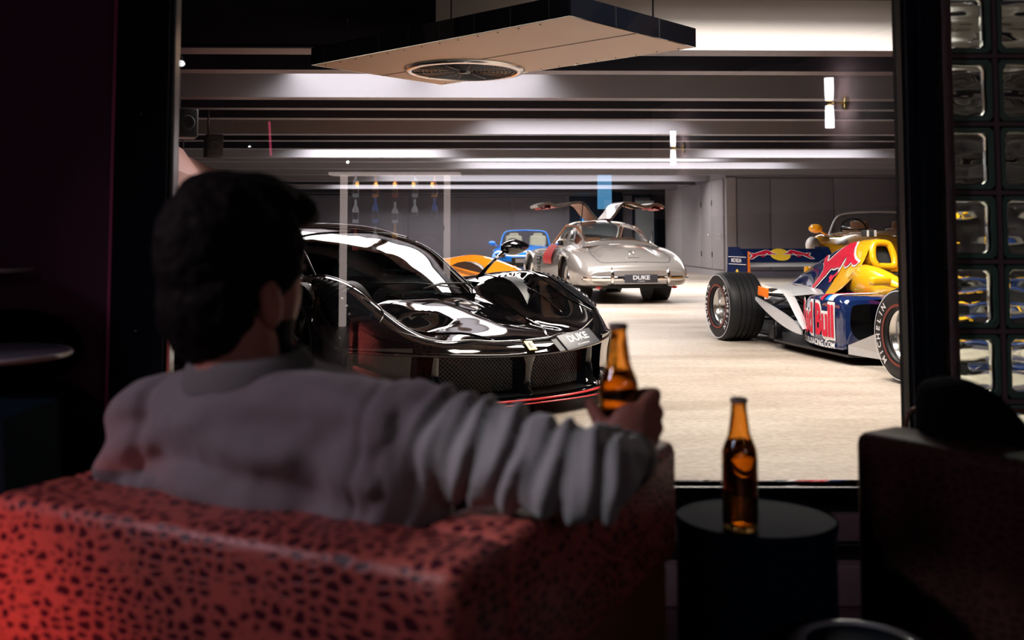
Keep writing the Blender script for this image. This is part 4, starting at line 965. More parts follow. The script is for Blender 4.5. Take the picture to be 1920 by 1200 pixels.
isg = lambda c: (c.z > .80 + .1 * (c.x + 1.2) * 0 and -2.1 < c.x < -.5 and (abs(c.y) > .40 or c.z < 1.02 and c.x > -1.3))
MB().grid(Og, pred=lambda c: not in_arch(c, OW, .6) and not isg(c)).mirror().build('body', 'orange_paint', og, weld=1e-4, autosmooth=50)
MB().grid(Og, pred=isg).mirror().build('glasshouse', 'lens_dark', og, weld=1e-4)
for row in (Og[0], Og[-1]):
    t = [Vector(p) for p in row]; MB().add(t + [Vector((p.x, -p.y, p.z)) for p in t[::-1]], [tuple(range(2 * len(t)))]).build('end_panel', 'carbon', og)
for (wx, wz, R) in OW:
    for sd in (1, -1):
        T = Matrix.Translation((wx, 0, wz)) @ Matrix.Rotation(-sd * PI / 2, 4, 'X')
        MB().lathe([(R, .5), (R, .90)], 24, T).lathe([(R, .5), (1e-3, .5)], 24, T).build('arch_liner', 'black_plastic', og)
        add_wheel(og, wx, sd * .82, .34, .25, .245, 5, 'twin')
for sd in (1, -1):
    G2 = [[Vector((.55 + .32 * a - .08 * b, sd * (.68 + .17 * b), .658 - .19 * a + .004 + .01 * b * (1 - a))) for b in np.linspace(0, 1, 5)] for a in np.linspace(0, 1, 6)]
    MB().grid(G2).build('headlight', 'white_paint', og)
# ================================================================ open-wheel race car
rc = car_root('race_car', 2.885, 10.14, 12, 'navy and yellow open-wheel race car with grooved tyres, cut off by the window frame')
def sym(st, nu, nv, name, mname, closed=False, **k):
    A_ = loft(st, nu, nv); return MB().grid(A_).mirror().build(name, mname, rc, weld=1e-4, **k), A_
# monocoque and nose
mono = [(.75, [(0, .50), (.10, .50), (.19, .46), (.22, .36), (.20, .22), (.12, .12), (0, .10)]),
        (1.2, [(0, .56), (.14, .56), (.26, .52), (.30, .40), (.28, .24), (.18, .10), (0, .08)]),
        (1.7, [(0, .60), (.18, .60), (.27, .57), (.31, .44), (.29, .26), (.20, .10), (0, .08)]),
        (2.3, [(0, .62), (.16, .62), (.24, .59), (.28, .46), (.26, .28), (.18, .12), (0, .09)]),
        (2.8, [(0, .62), (.12, .62), (.19, .59), (.22, .48), (.20, .33), (.14, .23), (0, .21)]),
        (3.3, [(0, .56), (.10, .56), (.15, .53), (.17, .45), (.15, .36), (.10, .30), (0, .29)]),
        (3.8, [(0, .44), (.09, .44), (.13, .42), (.14, .37), (.12, .32), (.08, .29), (0, .28)]),
        (4.05, [(0, .36), (.07, .36), (.09, .35), (.10, .33), (.09, .31), (.06, .30), (0, .30)])]
A_ = loft(mono, 80, 30)
hole = lambda c: 1.55 < c.x < 2.35 and abs(c.y) < .225 and c.z > .50
MB().grid(A_, pred=lambda c: not hole(c)).mirror().build('monocoque', 'navy_paint', rc, weld=1e-4)
MB().box((1.95, 0, .3), (.9, .4, .3)).build('cockpit_tub', 'interior_dark', rc)
# yellow surround of the cockpit (raised head rest sides)
G2 = []
for x, hw, zt in ((1.28, .25, .66), (1.5, .29, .76), (1.7, .295, .765), (1.9, .285, .72), (2.1, .27, .665), (2.3, .24, .63)):
    G2.append([Vector((x, hw - .02, .50)), Vector((x, hw + .012, .56)), Vector((x, hw + .005, zt - .03)), Vector((x, hw - .03, zt)), Vector((x, hw - .075, zt - .01)), Vector((x, hw - .09, .5))])
MB().grid([list(r) for r in cr(np.array([[tuple(p) for p in r] for r in G2]), 30)]).mirror().build('cockpit_surround', 'yellow_paint', rc)
MB().box((1.40, 0, .62), (.14, .40, .22), bev=.05).build('headrest', 'interior_dark', rc)
# mirrors
for sd in (1, -1):
    mm = MB().box((2.13, sd * .46, .66), (.07, .17, .07), bev=.02).build('mirror', 'yellow_paint', rc)
    MB().tube([(2.12, sd * .28, .60), (2.13, sd * .42, .63)], .010, 6).build('mirror_arm', 'yellow_paint', mm)
# airbox / roll hoop
ab = [(1.42, .60, .17, .985), (1.36, .56, .18, .99), (1.2, .50, .18, .985), (1.0, .47, .15, .955), (.7, .44, .115, .88), (.35, .40, .085, .76), (0, .36, .06, .63), (-.25, .34, .045, .52)]
def cover_pt(x, t, off=0.):
    """t 0 at the foot, 1 at the ridge; right-hand (y<0) side surface"""
    xs_ = [a[0] for a in ab][::-1]; zl = np.interp(x, xs_, [a[1] for a in ab][::-1]); hw = np.interp(x, xs_, [a[2] for a in ab][::-1]); zh = np.interp(x, xs_, [a[3] for a in ab][::-1])
    # foot flares out to the sidepod tops
    fl = .17 * (1 - t) ** 2.2 * max(0, min(1, (x + .1) / .6)); top = math.sqrt(max(0, 1 - max(0, (t - .72) / .28) ** 2))
    prof = (hw * (1 - .42 * t)) * top + fl
    return Vector((x, -(prof + off * (1 if top > .2 else 0)), zl + (zh - zl) * t + (off if top < .6 else 0)))
xs1 = np.linspace(1.36, -.25, 60); ts = np.concatenate([np.linspace(0, .7, 14), np.linspace(.73, 1, 12)])
split = 1.0
def cgrid(x0, x1, n): return [[cover_pt(x, t) for t in ts] for x in np.linspace(x0, x1, n)]
MB().grid(cgrid(1.42, .98, 16)).mirror().build('airbox', 'yellow_paint', rc, weld=1e-4)
MB().grid(cgrid(.98, -.25, 40)).mirror().build('engine_cover', 'navy_paint', rc, weld=1e-4)
# inlet: trapezoid ring with dark mouth
ring = [(-.055, .74), (.055, .74), (.075, .80), (.062, .90), (.035, .935), (-.035, .935), (-.062, .90), (-.075, .80)]
rg = pts(np.array([(1.47 - (z - .74) * .28, y * 1.35, z + .015) for y, z in ring + ring[:1]]), 40)[:-1]
MB().tube(rg, .030, 10, closed=True).build('inlet_rim', 'yellow_paint', rc)
cen = Vector((1.42, 0, .85)); MB().add([cen + Vector((-.02, 0, 0))] + [Vector((1.44 - (z - .74) * .28 - .015, y * 1.25, z + .015)) for y, z in ring], [(0, i + 1, (i + 1) % 8 + 1) for i in range(8)]).build('inlet_mouth', 'interior_dark', rc)
G2 = [[Vector((r.x, r.y, r.z)), Vector((r.x - .16, r.y * 1.25, r.z + (.0 if r.z > .8 else -.03)))] for r in rg + rg[:1]]
MB().grid(G2).build('inlet_fairing', 'yellow_paint', rc)
# front bulkhead below the inlet with the round badge
MB().grid([[Vector((1.46 - .0 * a, y * (.19 - .04 * a), .55 + .20 * a)) for y in np.linspace(-1, 1, 9)] for a in np.linspace(0, 1, 5)]).build('roll_hoop_front', 'yellow_paint', rc)
def side_T(x, t, off=.008):
    p = cover_pt(x, t); px_ = cover_pt(x + .05, t) - cover_pt(x - .05, t); pz_ = cover_pt(x, min(.7, t + .05)) - cover_pt(x, t - .05); T = frame_T(p, px_, pz_); z = T.col[2].xyz
    return Matrix.Translation(z * (off if z.y < 0 else -off)) @ T
# roof camera pod
q = MB().box((1.22, 0, 1.035), (.10, .09, .06), bev=.012).build('camera_pod', 'interior_dark', rc)
for k in (-1, 1):
    for d_ in (0, 1): MB().box((1.275, k * (.03 + .012 * d_), 1.035), (.004, .005, .055)).build('pod_stripe', 'logo_white', q)
# sidepods
def pod(sd):
    st_ = [(2.02, .26, .70, .12, .50), (1.98, .26, .712, .105, .525), (1.9, .26, .715, .10, .535), (1.6, .26, .70, .09, .53), (1.25, .24, .62, .085, .50), (.9, .20, .46, .08, .44), (.5, .14, .27, .08, .35), (.1, .09, .15, .08, .26), (-.2, .05, .08, .09, .2)]
    rows = []
    for x, yi, yo, zb, zt in st_:
        r = .07 if x > .6 else .04
        rows.append([(x, yi, zt + .01), (x, yi + (yo - yi) * .5, zt + .005), (x, yo - r, zt), (x, yo - r * .3, zt - r * .3), (x, yo, zt - r), (x, yo + .0, (zt + zb) / 2), (x, yo - .005, zb + .06), (x, yo - .05, zb), (x, yi, zb)])
    A2 = cr(np.array(rows), 60); A2 = np.swapaxes(cr(np.swapaxes(A2, 0, 1), 40), 0, 1); A2[:, :, 1] *= sd; return A2
for sd in (1, -1):
    P_ = pod(sd); MB().grid(P_).build('sidepod', 'navy_paint', rc)
    # intake mouth
    mouth = [(2.025, .31, .47), (2.03, .60, .47), (2.03, .655, .42), (2.03, .66, .28), (2.03, .60, .20), (2.03, .45, .17), (2.03, .33, .2), (2.02, .28, .3)]
    mp = pts(np.array(mouth + mouth[:1]), 33)[:-1]
    MB().add([(1.72, sd * .46, .32)] + [(p.x - .28, sd * p.y, p.z) for p in mp], [(0, i + 1, (i + 1) % 32 + 1) for i in range(32)]).grid([[Vector((p.x - o, p.y * sd, p.z)) for o in (0, .28)] for p in mp + mp[:1]]).build('intake_mouth', 'interior_dark', rc)
    rim = [Vector(p) for p in P_[0]]; rim = [Vector((2.02, p.y, p.z)) for p in rim]
    outer = pts(np.array([(2.022, .26, .51), (2.025, .5, .505), (2.02, .66, .495), (2.015, .70, .43), (2.015, .70, .25), (2.015, .655, .12), (2.02, .45, .118), (2.02, .26, .12), (2.02, .255, .3), (2.022, .26, .51)]), 33)[:-1]
    MB().grid([[Vector((a.x, sd * a.y, a.z)), Vector((b.x, sd * b.y, b.z))] for a, b in zip([outer[(i + 3) % 32] for i in range(33)], mp + mp[:1])]).build('intake_lip', 'navy_paint', rc)
# stripes over the pod and the monocoque (flat print)
def pod_pt(x, s, off=.004):
    """s: 0 inner top .. 1 bottom outer, right side"""
    i = int(np.argmin(np.abs(PR[:, 10, 0] - x))); j = int(round(s * 39)); p = Vector(PR[i, j]); return p + Vector((0, -off if s > .35 else 0, off if s < .6 else 0))
PR = pod(-1)
for k, (x0, mm) in enumerate(((1.86, 'logo_white'), (1.78, 'blue_paint'), (1.70, 'logo_red'))):
    MB().grid([[pod_pt(x0 + dx, s) for s in np.linspace(.02, .46, 16)] for dx in (0, -.055)]).build('stripe', mm, rc)
for k, (zz, mm) in enumerate(((.46, 'logo_red'), (.42, 'blue_paint'), (.375, 'logo_white'))):
    MB().grid([[Vector((x, -(.292 if x < 2.3 else .275 - .07 * (x - 2.3) / .5), zz + (x - 2.1) * .18 + dz)) for dz in (0, .026)] for x in np.linspace(2.02, 2.8, 8)]).build('stripe', mm, rc)
# side lettering on the pod flank
def flank(v, off=.006):
    """v.x measured forwards from x=1.0, v.y up"""
    x = v.x; i = np.interp(x, PR[::-1, 20, 0], np.arange(len(PR))[::-1]); i0 = int(min(i, len(PR) - 2)); f = i - i0
    col_ = PR[i0] * (1 - f) + PR[i0 + 1] * f; zz = col_[:, 2]; jj = np.arange(40)
    lo = 18; yv = np.interp(v.y, zz[lo:][::-1], col_[lo:, 1][::-1]); return Vector((x, yv - off, v.y))
text_mb('Red Bull', .345, None, fn=lambda v: flank(Vector((1.50 + v.x, .315 + v.y * 1.0, 0)), .005), bold=.036, sx=.66, sub=.04).build('lettering_outline', 'logo_white', rc)
text_mb('Red Bull', .345, None, fn=lambda v: flank(Vector((1.50 + v.x, .315 + v.y * 1.0, 0)), .011), bold=.013, sx=.66, sub=.04).build('side_lettering', 'logo_red', rc)
text_mb('REDBULLRACING.COM', .075, None, fn=lambda v: flank(Vector((1.50 + v.x, .135 + v.y * .9, 0)), .012), bold=.0015, sx=1.0, sub=.04).build('web_lettering', 'logo_white', rc)
# bull figure: outline in metres, head low to the right (forward = -x here is the tail)
BULL = [(.02, .02), (.05, .10), (.085, .16), (.11, .225), (.10, .27), (.075, .30), (.06, .345), (.085, .375), (.115, .36), (.125, .32), (.15, .31), (.20, .345), (.27, .40), (.34, .455), (.40, .50), (.455, .53), (.50, .50), (.535, .44), (.56, .385), (.60, .345), (.655, .325), (.625, .30), (.585, .30), (.55, .325), (.52, .29), (.485, .275), (.455, .29), (.47, .33), (.45, .37), (.42, .33), (.40, .28), (.385, .235), (.36, .20), (.325, .185), (.29, .195), (.275, .165), (.305, .155), (.325, .12), (.355, .135), (.365, .175), (.40, .20), (.385, .27), (.34, .265), (.29, .25), (.245, .255), (.21, .225), (.185, .185), (.15, .15), (.12, .10), (.09, .06), (.055, .03)]
def bull_mb(scale, fn, off, grow=0.):
    P = [Vector((x, y)) for x, y in BULL]; n = len(P)
    ar = sum(P[i].x * P[(i + 1) % n].y - P[(i + 1) % n].x * P[i].y for i in range(n)); sg = 1 if ar > 0 else -1
    Q = []
    for i in range(n):
        t = (P[(i + 1) % n] - P[i - 1]).normalized(); nrm = Vector((t.y, -t.x)) * sg; Q.append(P[i] + nrm * grow)
    bm = bmesh.new(); vv = [bm.verts.new((p.x * scale, p.y * scale, 0)) for p in Q]
    for t_ in tessellate_polygon([[Vector((p.x, p.y, 0)) for p in Q]]):
        try: bm.faces.new([vv[k] for k in t_])
        except ValueError: pass
    bmesh.ops.subdivide_edges(bm, edges=[e for e in bm.edges if e.calc_length() > .05 * scale / .6], cuts=2, use_grid_fill=True)
    bm.verts.index_update(); m = MB().add([fn(v.co, off) for v in bm.verts], [[v.index for v in f.verts] for f in bm.faces]); bm.free(); return m
def cov(v, off):
    """map (v.x forward from x=.42, v.y height from z=.42) to the cover flank"""
    x = .50 + v.x * 1.12; z = .475 + v.y * .82
    xs_ = [a[0] for a in ab][::-1]; zl = np.interp(x, xs_, [a[1] for a in ab][::-1]); zh = np.interp(x, xs_, [a[3] for a in ab][::-1])
    t = max(0, min(.97, (z - zl) / (zh - zl))); p = cover_pt(x, t); return Vector((p.x, p.y - off, p.z))
bull_mb(1.18, cov, .010, .018).build('bull_outline', 'logo_white', rc)
bull_mb(1.18, cov, .018).build('bull_figure', 'logo_red', rc)
# cockpit-side round badge
MB().lathe([(1e-4, 0), (.085, 0)], 28, Matrix.Translation((1.475, 0, .645)) @ Matrix.Rotation(PI / 2, 4, 'Y')).build('round_badge', 'interior_dark', rc)
# floor, diffuser, plank
fl_ = [(2.35, .10), (2.2, .30), (2.05, .70), (1.2, .70), (.75, .68), (.45, .52), (.3, .50), (-.1, .50), (-.45, .48), (-.45, 0)]
poly = [(x, y) for x, y in fl_] + [(x, -y) for x, y in fl_[::-1][1:]]
MB().prism(poly, Matrix.Translation((0, 0, .062)), .018).build('floor_plate', 'carbon', rc)
MB().box((1.6, 0, .045), (2.4, .30, .03)).build('plank', 'black_plastic', rc)
G2 = [[Vector((x, y, z)) for y in np.linspace(-.48, .48, 9)] for x, z in ((-.05, .08), (-.3, .14), (-.55, .24), (-.62, .28))]
MB().grid(G2).build('diffuser', 'carbon', rc)
for y in (-.48, -.24, 0, .24, .48): MB().box((-.38, y, .16), (.5, .01, .17)).build('diffuser_fin', 'carbon', rc)
# barge boards
for sd in (1, -1):
    T = Matrix(((1, 0, 0, 0), (0, 0, sd, 0), (0, 1, 0, 0), (0, 0, 0, 1)))
    q = MB().prism([(2.03, .085), (2.95, .075), (2.98, .34), (2.75, .40), (2.5, .33), (2.03, .155)], Matrix.Translation((0, sd * .675, 0)) @ T, .012)
    q.map(lambda p: (p.x, p.y - sd * .22 * max(0, (p.x - 2.1) / .9) ** 1.4, p.z)); q.build('barge_board', 'race_grey', rc)
# flip-ups ahead of the rear wheels (silver) with winglet arch
for sd in (1, -1):
    G2 = []
    for t in np.linspace(0, 1, 14):
        x = 1.30 - .86 * t; zb_ = .17 + .005 * t + .24 * t ** 1.7; zt_ = .20 + .245 * t ** .62 + .0 * t
        G2.append([Vector((x, sd * (.70 + .01 * t - .0 * k), zb_ + (zt_ - zb_) * k)) for k in np.linspace(0, 1, 6)])
    MB().grid(G2).grid([[p + Vector((0, -sd * .012, 0)) for p in r] for r in G2]).build('flip_up', 'race_silver', rc)
    G2 = [[Vector((1.30 - .86 * t, sd * (.70 - w_), .20 + .245 * t ** .62 - .0)) for w_ in (0, .12, .28)] for t in np.linspace(0, 1, 12)]
    G3 = []
    for x, z, hw in ((1.30, .22, .05), (1.16, .34, .055), (1.02, .47, .06), (.90, .535, .075), (.78, .545, .09), (.62, .53, .09), (.50, .50, .09)):
        G3.append([Vector((x, sd * (.66 - hw * k), z - .012 * abs(k))) for k in (-.5, 0, .5, 1)])
    MB().grid([list(r) for r in cr(np.array([[tuple(p) for p in r] for r in G3]), 26)]).build('winglet_arm', 'race_silver', rc)
    G3 = [[Vector((x, sd * y, z)) for y, z in ((.62, .50 + dz), (.42, .515 + dz), (.24, .50 + dz))] for x, dz in ((1.0, -.02), (.8, .025), (.55, .045), (.42, .06))]
    MB().grid(G3).build('winglet', 'race_silver', rc)
    MB().box((.66, sd * .735, .50), (.20, .012, .085), R=Matrix.Rotation(.1, 3, 'Y'), bev=.004).build('winglet_end', 'orange_trim', rc)
    MB().tube([(.75, sd * .34, .42), (.58, sd * .36, .50), (.42, sd * .37, .52)], [.05, .055, .05], 14, caps=False).build('exhaust', 'dark_alloy', rc)
    MB().box((.62, sd * .60, .13), (.10, .09, .12), bev=.01).build('floor_duct', 'black_plastic', rc)
    MB().tube([(.72, sd * .64, .08), (.72, sd * .64, .24)], .008, 6).build('floor_stay', 'steel_arm', rc)
    # suspension arms
    for a, b in (((.35, .12, .42), (0, .52, .45)), ((-.15, .12, .42), (0, .52, .45)), ((.45, .12, .22), (0, .52, .21)), ((-.15, .12, .20), (0, .52, .21)), ((.30, .14, .50), (.04, .52, .25))):
        MB().tube([(a[0], sd * a[1], a[2]), (b[0], sd * b[1], b[2])], .014, 8).build('rear_wishbone', 'steel_arm', rc)
    MB().tube([(0, sd * .10, .30), (0, sd * .56, .33)], .022, 10).build('drive_shaft', 'alloy', rc)
    MB().box((0, sd * .56, .33), (.16, .07, .28), bev=.03).build('upright', 'dark_alloy', rc)
    for a, b in (((2.75, .18, .50), (3.05, .60, .43)), ((3.3, .15, .48), (3.05, .60, .43)), ((2.75, .16, .28), (3.05, .60, .22)), ((3.3, .12, .30), (3.05, .60, .22)), ((3.12, .16, .46), (3.1, .60, .42))):
        MB().tube([(a[0], sd * a[1], a[2]), (b[0], sd * b[1], b[2])], .012, 8).build('front_wishbone', 'carbon', rc)
    wt = add_wheel(rc, 0, sd * .72, .33, .37, .175, 6, grooves=4, rim='alloy', style='dish', disc=False)
    wt2 = add_wheel(rc, 3.05, sd * .735, .33, .32, .175, 6, grooves=4, rim='alloy', style='dish', disc=False)
    if sd < 0:
        for W_, x, hw in ((wt, 0, .72 + .185), (wt2, 3.05, .735 + .16)):
            def ringtext(s_, a0, size, rad, parent, mm='plate_text', hw=hw, x=x):
                n = len(s_); da = size * .92 / rad
                q = MB()
                for i, ch in enumerate(s_):
                    if ch == ' ': continue
                    a = a0 - (i - (n - 1) / 2) * da
                    T = Matrix.Translation((x - rad * math.cos(a), -hw - .003, .33 + rad * math.sin(a))) @ Matrix.Rotation(PI / 2, 4, 'X') @ Matrix.Rotation(PI - a - PI / 2, 4, 'Z')
                    T = Matrix.Translation((x + rad * math.cos(a), -hw - .003, .33 + rad * math.sin(a))) @ Matrix.Rotation(PI / 2, 4, 'X') @ Matrix.Rotation(a - PI / 2, 4, 'Z')
                    text_mb(ch, size, T, bold=.0018, mb=q)
                q.build('tyre_lettering', mm, parent)
            ringtext('MICHELIN', PI, .062, .255, W_); ringtext('MICHELIN', 0, .062, .255, W_)
            q = MB().lathe([(.300, 0), (.306, 0)], 48, Matrix.Translation((x, -hw - .0005, .33)) @ Matrix.Rotation(PI / 2, 4, 'X')); q.build('tyre_ring', 'plate_text', W_)
            q = MB().lathe([(.196, 0), (.216, .001)], 48, Matrix.Translation((x, -hw - .001, .33)) @ Matrix.Rotation(PI / 2, 4, 'X')); q.build('tyre_band', 'tyre_red', W_)
        text_mb('AVUS', .055, Matrix.Translation((3.05 - .09, -.735 - .06, .33)) @ Matrix.Rotation(PI / 2, 4, 'X') @ Matrix.Rotation(-PI / 2, 4, 'Z'), bold=.001).build('rim_lettering', 'plate_dark', wt2)
# gearbox and rear crash box
MB().box((-.1, 0, .27), (.9, .22, .24), bev=.05).build('gearbox', 'carbon', rc)
MB().box((-.62, 0, .30), (.25, .1, .1), bev=.02).box((-.76, 0, .30), (.03, .08, .08), bev=.01).build('rain_light', 'tail_red', rc)
# rear wing
def foil(xc, zc, ch, ang, th, y0, y1, n=14):
    P = []
    for i in range(n + 1):
        t = i / n; P.append((xc - ch * t, zc + th * math.sqrt(t) * (1 - t) * 1.6 + ch * t * math.sin(ang) * (t * .6 + .4)))
    for i in range(n - 1, 0, -1):
        t = i / n; P.append((xc - ch * t, zc - th * .5 * math.sqrt(t) * (1 - t) + ch * t * math.sin(ang) * (t * .6 + .4)))
    ny_ = 12; G2 = [[Vector((x, y0 + (y1 - y0) * j / ny_, z)) for x, z in P + P[:1]] for j in range(ny_ + 1)]
    return MB().grid(G2)
foil(-.32, .70, .22, .30, .03, -.49, .49).build('main_plane', 'race_silver', rc)
foil(-.50, .775, .14, .85, .02, -.49, .49).build('wing_flap', 'navy_paint', rc)
# broad navy upper element facing forward
G2 = [[Vector((-.40 - .10 * t, y, .745 + .135 * t)) for y in np.linspace(-.49, .49, 11)] for t in np.linspace(0, 1, 5)]
MB().grid(G2).grid([[p + Vector((-.012, 0, .0)) for p in r] for r in G2]).build('upper_flap', 'navy_paint', rc)
foil(-.25, .30, .2, .3, .02, -.45, .45).build('beam_wing', 'carbon', rc)
for sd in (1, -1):
    T = Matrix(((1, 0, 0, 0), (0, 0, sd, 0), (0, 1, 0, 0), (0, 0, 0, 1)))
    ep = MB().prism([(-.18, .50), (-.18, .80), (-.30, .84), (-.36, .90), (-.62, .90), (-.66, .62), (-.58, .28), (-.36, .28)], Matrix.Translation((0, sd * .49, 0)) @ T, .012).build('endplate', 'navy_paint', rc)
    if sd < 0:
        for zz in (.80, .725): MB().box((-.40, -.506, zz), (.42, .003, .007)).build('endplate_line', 'logo_white', ep)
        text_mb('MICHELIN', .055, Matrix.Translation((-.42, -.5055, .762)) @ Matrix.Rotation(PI / 2, 4, 'X'), bold=.0015).build('endplate_lettering', 'logo_white', ep)
        MB().lathe([(1e-4, 0), (.035, 0)], 20, Matrix.Translation((-.40, -.5055, .64)) @ Matrix.Rotation(PI / 2, 4, 'X')).build('endplate_dot', 'logo_yellow', ep)
    MB().prism([(-.165, .56), (-.175, .60), (-.172, .86), (-.150, .64), (-.150, .58)], Matrix.Translation((0, sd * .475, 0)) @ T, .02).build('endplate_blade', 'orange_trim', rc)
# sun disc and two bulls on the flap (facing forward)
def wing_fn(v, off): t = (v.y) / .135; return Vector((-.40 - .10 * t + off * .8, v.x, .745 + v.y + off * .5))
q = MB(); n = 28; q.add([wing_fn(Vector((0, .055, 0)), .006)] + [wing_fn(Vector((.115 * math.cos(2 * PI * i / n), .072 + .062 * math.sin(2 * PI * i / n), 0)), .006) for i in range(n)], [(0, i + 1, (i + 1) % n + 1) for i in range(n)]); q.build('sun_disc', 'logo_yellow', rc)
for sg_ in (1, -1):
    fnw = lambda v, off, s=sg_: wing_fn(Vector((s * (.035 + (.62 * .5 - v.x)), v.y * .40 + .022, 0)), off)
    bull_mb(.5, lambda v, off, s=sg_: wing_fn(Vector((s * (.37 - v.x), v.y * .36 + .022, 0)), off), .008, .03).build('wing_bull_outline', 'logo_white', rc)
    bull_mb(.5, lambda v, off, s=sg_: wing_fn(Vector((s * (.37 - v.x), v.y * .36 + .022, 0)), off), .012).build('wing_bull', 'logo_red', rc)
# front wing and nose pylons
foil(4.15, .10, .26, .15, .025, -.68, .68).build('front_main_plane', 'navy_paint', rc)
foil(3.93, .155, .18, .5, .02, -.66, .66).build('front_flap', 'yellow_paint', rc)
for sd in (1, -1):
    MB().box((3.98, sd * .69, .17), (.42, .012, .20), bev=.004).build('front_endplate', 'navy_paint', rc)
    MB().box((4.0, sd * .09, .22), (.16, .012, .16)).build('nose_pylon', 'navy_paint', rc)
# ================================================================ lounge furniture
def croc(name, c_ridge, c_cell, scale=62):
    m = bpy.data.materials.new(name); m.use_nodes = True; N, L = nt(m); b = N['Principled BSDF']; b.inputs['Roughness'].default_value = .42; b.inputs['IOR'].default_value = 1.5 if 'red' in name else 1.12
    tc = N.new('ShaderNodeTexCoord'); mp = N.new('ShaderNodeMapping'); mp.inputs['Scale'].default_value = (.72, .72, 1.25); L.new(tc.outputs['Object'], mp.inputs[0])
    nz = N.new('ShaderNodeTexNoise'); nz.inputs['Scale'].default_value = 7; L.new(mp.outputs[0], nz.inputs['Vector'])
    ad = N.new('ShaderNodeVectorMath'); ad.operation = 'MULTIPLY_ADD'; ad.inputs[1].default_value = (.05, .05, .05); L.new(nz.outputs['Color'], ad.inputs[0]); L.new(mp.outputs[0], ad.inputs[2])
    v = N.new('ShaderNodeTexVoronoi'); v.inputs['Scale'].default_value = scale; v.feature = 'DISTANCE_TO_EDGE'; v.inputs['Randomness'].default_value = .75; L.new(ad.outputs[0], v.inputs['Vector'])
    r = N.new('ShaderNodeValToRGB'); r.color_ramp.elements[0].position = .10; r.color_ramp.elements[0].color = (*c_ridge, 1); r.color_ramp.elements[1].position = .21; r.color_ramp.elements[1].color = (*c_cell, 1)
    L.new(v.outputs['Distance'], r.inputs[0]); L.new(r.outputs[0], b.inputs['Base Color'])
    bp = N.new('ShaderNodeBump'); bp.inputs['Strength'].default_value = .8; bp.inputs['Distance'].default_value = .004; L.new(r.outputs[0], bp.inputs['Height']); L.new(bp.outputs[0], b.inputs['Normal']); M[name] = m
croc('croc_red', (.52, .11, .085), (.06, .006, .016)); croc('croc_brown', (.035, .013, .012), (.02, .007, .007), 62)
mat('plinth_brown', (.20, .08, .015), .5); mat('table_navy', (.010, .020, .042), .35, ior=1.035); mat('stool_rim', (.62, .68, .74), .22, coat=.6)
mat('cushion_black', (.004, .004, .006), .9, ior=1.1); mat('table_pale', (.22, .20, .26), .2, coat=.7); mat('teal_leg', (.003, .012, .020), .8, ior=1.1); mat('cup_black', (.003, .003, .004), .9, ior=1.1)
def armchair(name, label, A, B, C, zt, leather, side=1):
    """A: rear corner nearest the camera, B: front corner on the same side, C: the other rear corner"""
    A = Vector((A.x, A.y, 0)); B = Vector((B.x, B.y, 0)); C = Vector((C.x, C.y, 0))
    f = (B - A).normalized(); r = (A - C).normalized() if side > 0 else (C - A).normalized()
    dl = (B - A).length; wl = (A - C).length
    e = empty(name, (A + C) / 2, math.atan2(f.y, f.x), label, 'armchair')      # local x forward, local y left
    bt, at_ = .14, .13; z0 = .44 if side > 0 else .12
    MB().box((bt / 2, 0, (zt + z0) / 2), (bt, wl, zt - z0), bev=.022).build('backrest', leather, e)
    for s_ in (1, -1):
        MB().box((bt + (dl - bt) / 2 - .004, s_ * (wl / 2 - at_ / 2), (zt + z0) / 2), (dl - bt + .02, at_, zt - z0), bev=.022).build('armrest', leather, e)
    MB().box((bt + (dl - bt) / 2, 0, .28), (dl - bt - .02, wl - 2 * at_ - .005, .16), bev=.04).build('seat_cushion', leather, e)
    MB().box((dl / 2, 0, .25 if z0 > .3 else .15), (dl - .03, wl - .03, .38 if z0 > .3 else .18), bev=.012).build('base', 'plinth_brown' if side > 0 else leather, e)
    for x in (.07, dl - .07):
        for s_ in (1, -1): MB().lathe([(.018, 0), (.025, .08)], 12, Matrix.Translation((x, s_ * (wl / 2 - .08), 0))).lathe([(1e-4, 0), (.018, 0)], 12, Matrix.Translation((x, s_ * (wl / 2 - .08), 0))).build('foot', 'black_plastic', e)
    return e, f, r
ZT = .645
A1 = atz(850, 1078, ZT); B1 = atz(1266, 826, ZT); C1 = atz(-15, 922, ZT)
B1.y -= .0
chair1, CF, CRr = armchair('armchair', 'red scale-textured leather armchair, holding the man with the bottle', A1, B1, C1, ZT, 'croc_red')
for o in chair1.children:
    if o.name.startswith('armrest') and (chair1.matrix_basis @ Vector((0, o.data.vertices[0].co.y, 0))).x > -.2: pass
A2 = atz(1603, 809, ZT); e1 = Vector((.58, -.81, 0)); e2 = Vector((.81, .58, 0))
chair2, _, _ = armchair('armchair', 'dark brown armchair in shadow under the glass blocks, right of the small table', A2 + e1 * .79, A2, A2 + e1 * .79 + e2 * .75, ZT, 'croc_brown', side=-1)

# drum side table
tb = empty('side_table', atz(1416, 964, .508), 0, 'small round navy drum table with a beer bottle on it, between the two armchairs', 'side table')
tb.location.z = 0
MB().lathe([(.134, .02), (.139, .06), (.139, .487), (.141, .489), (.142, .502), (.139, .507)], 56).build('drum', 'table_navy', tb, autosmooth=40)
MB().lathe([(.139, .507), (.1385, .503), (.128, .502), (1e-4, .502)], 56).build('table_top', 'table_navy', tb, autosmooth=40)
MB().lathe([(1e-4, 0), (.125, 0), (.125, .02), (.134, .021)], 40).build('base', 'black_plastic', tb)
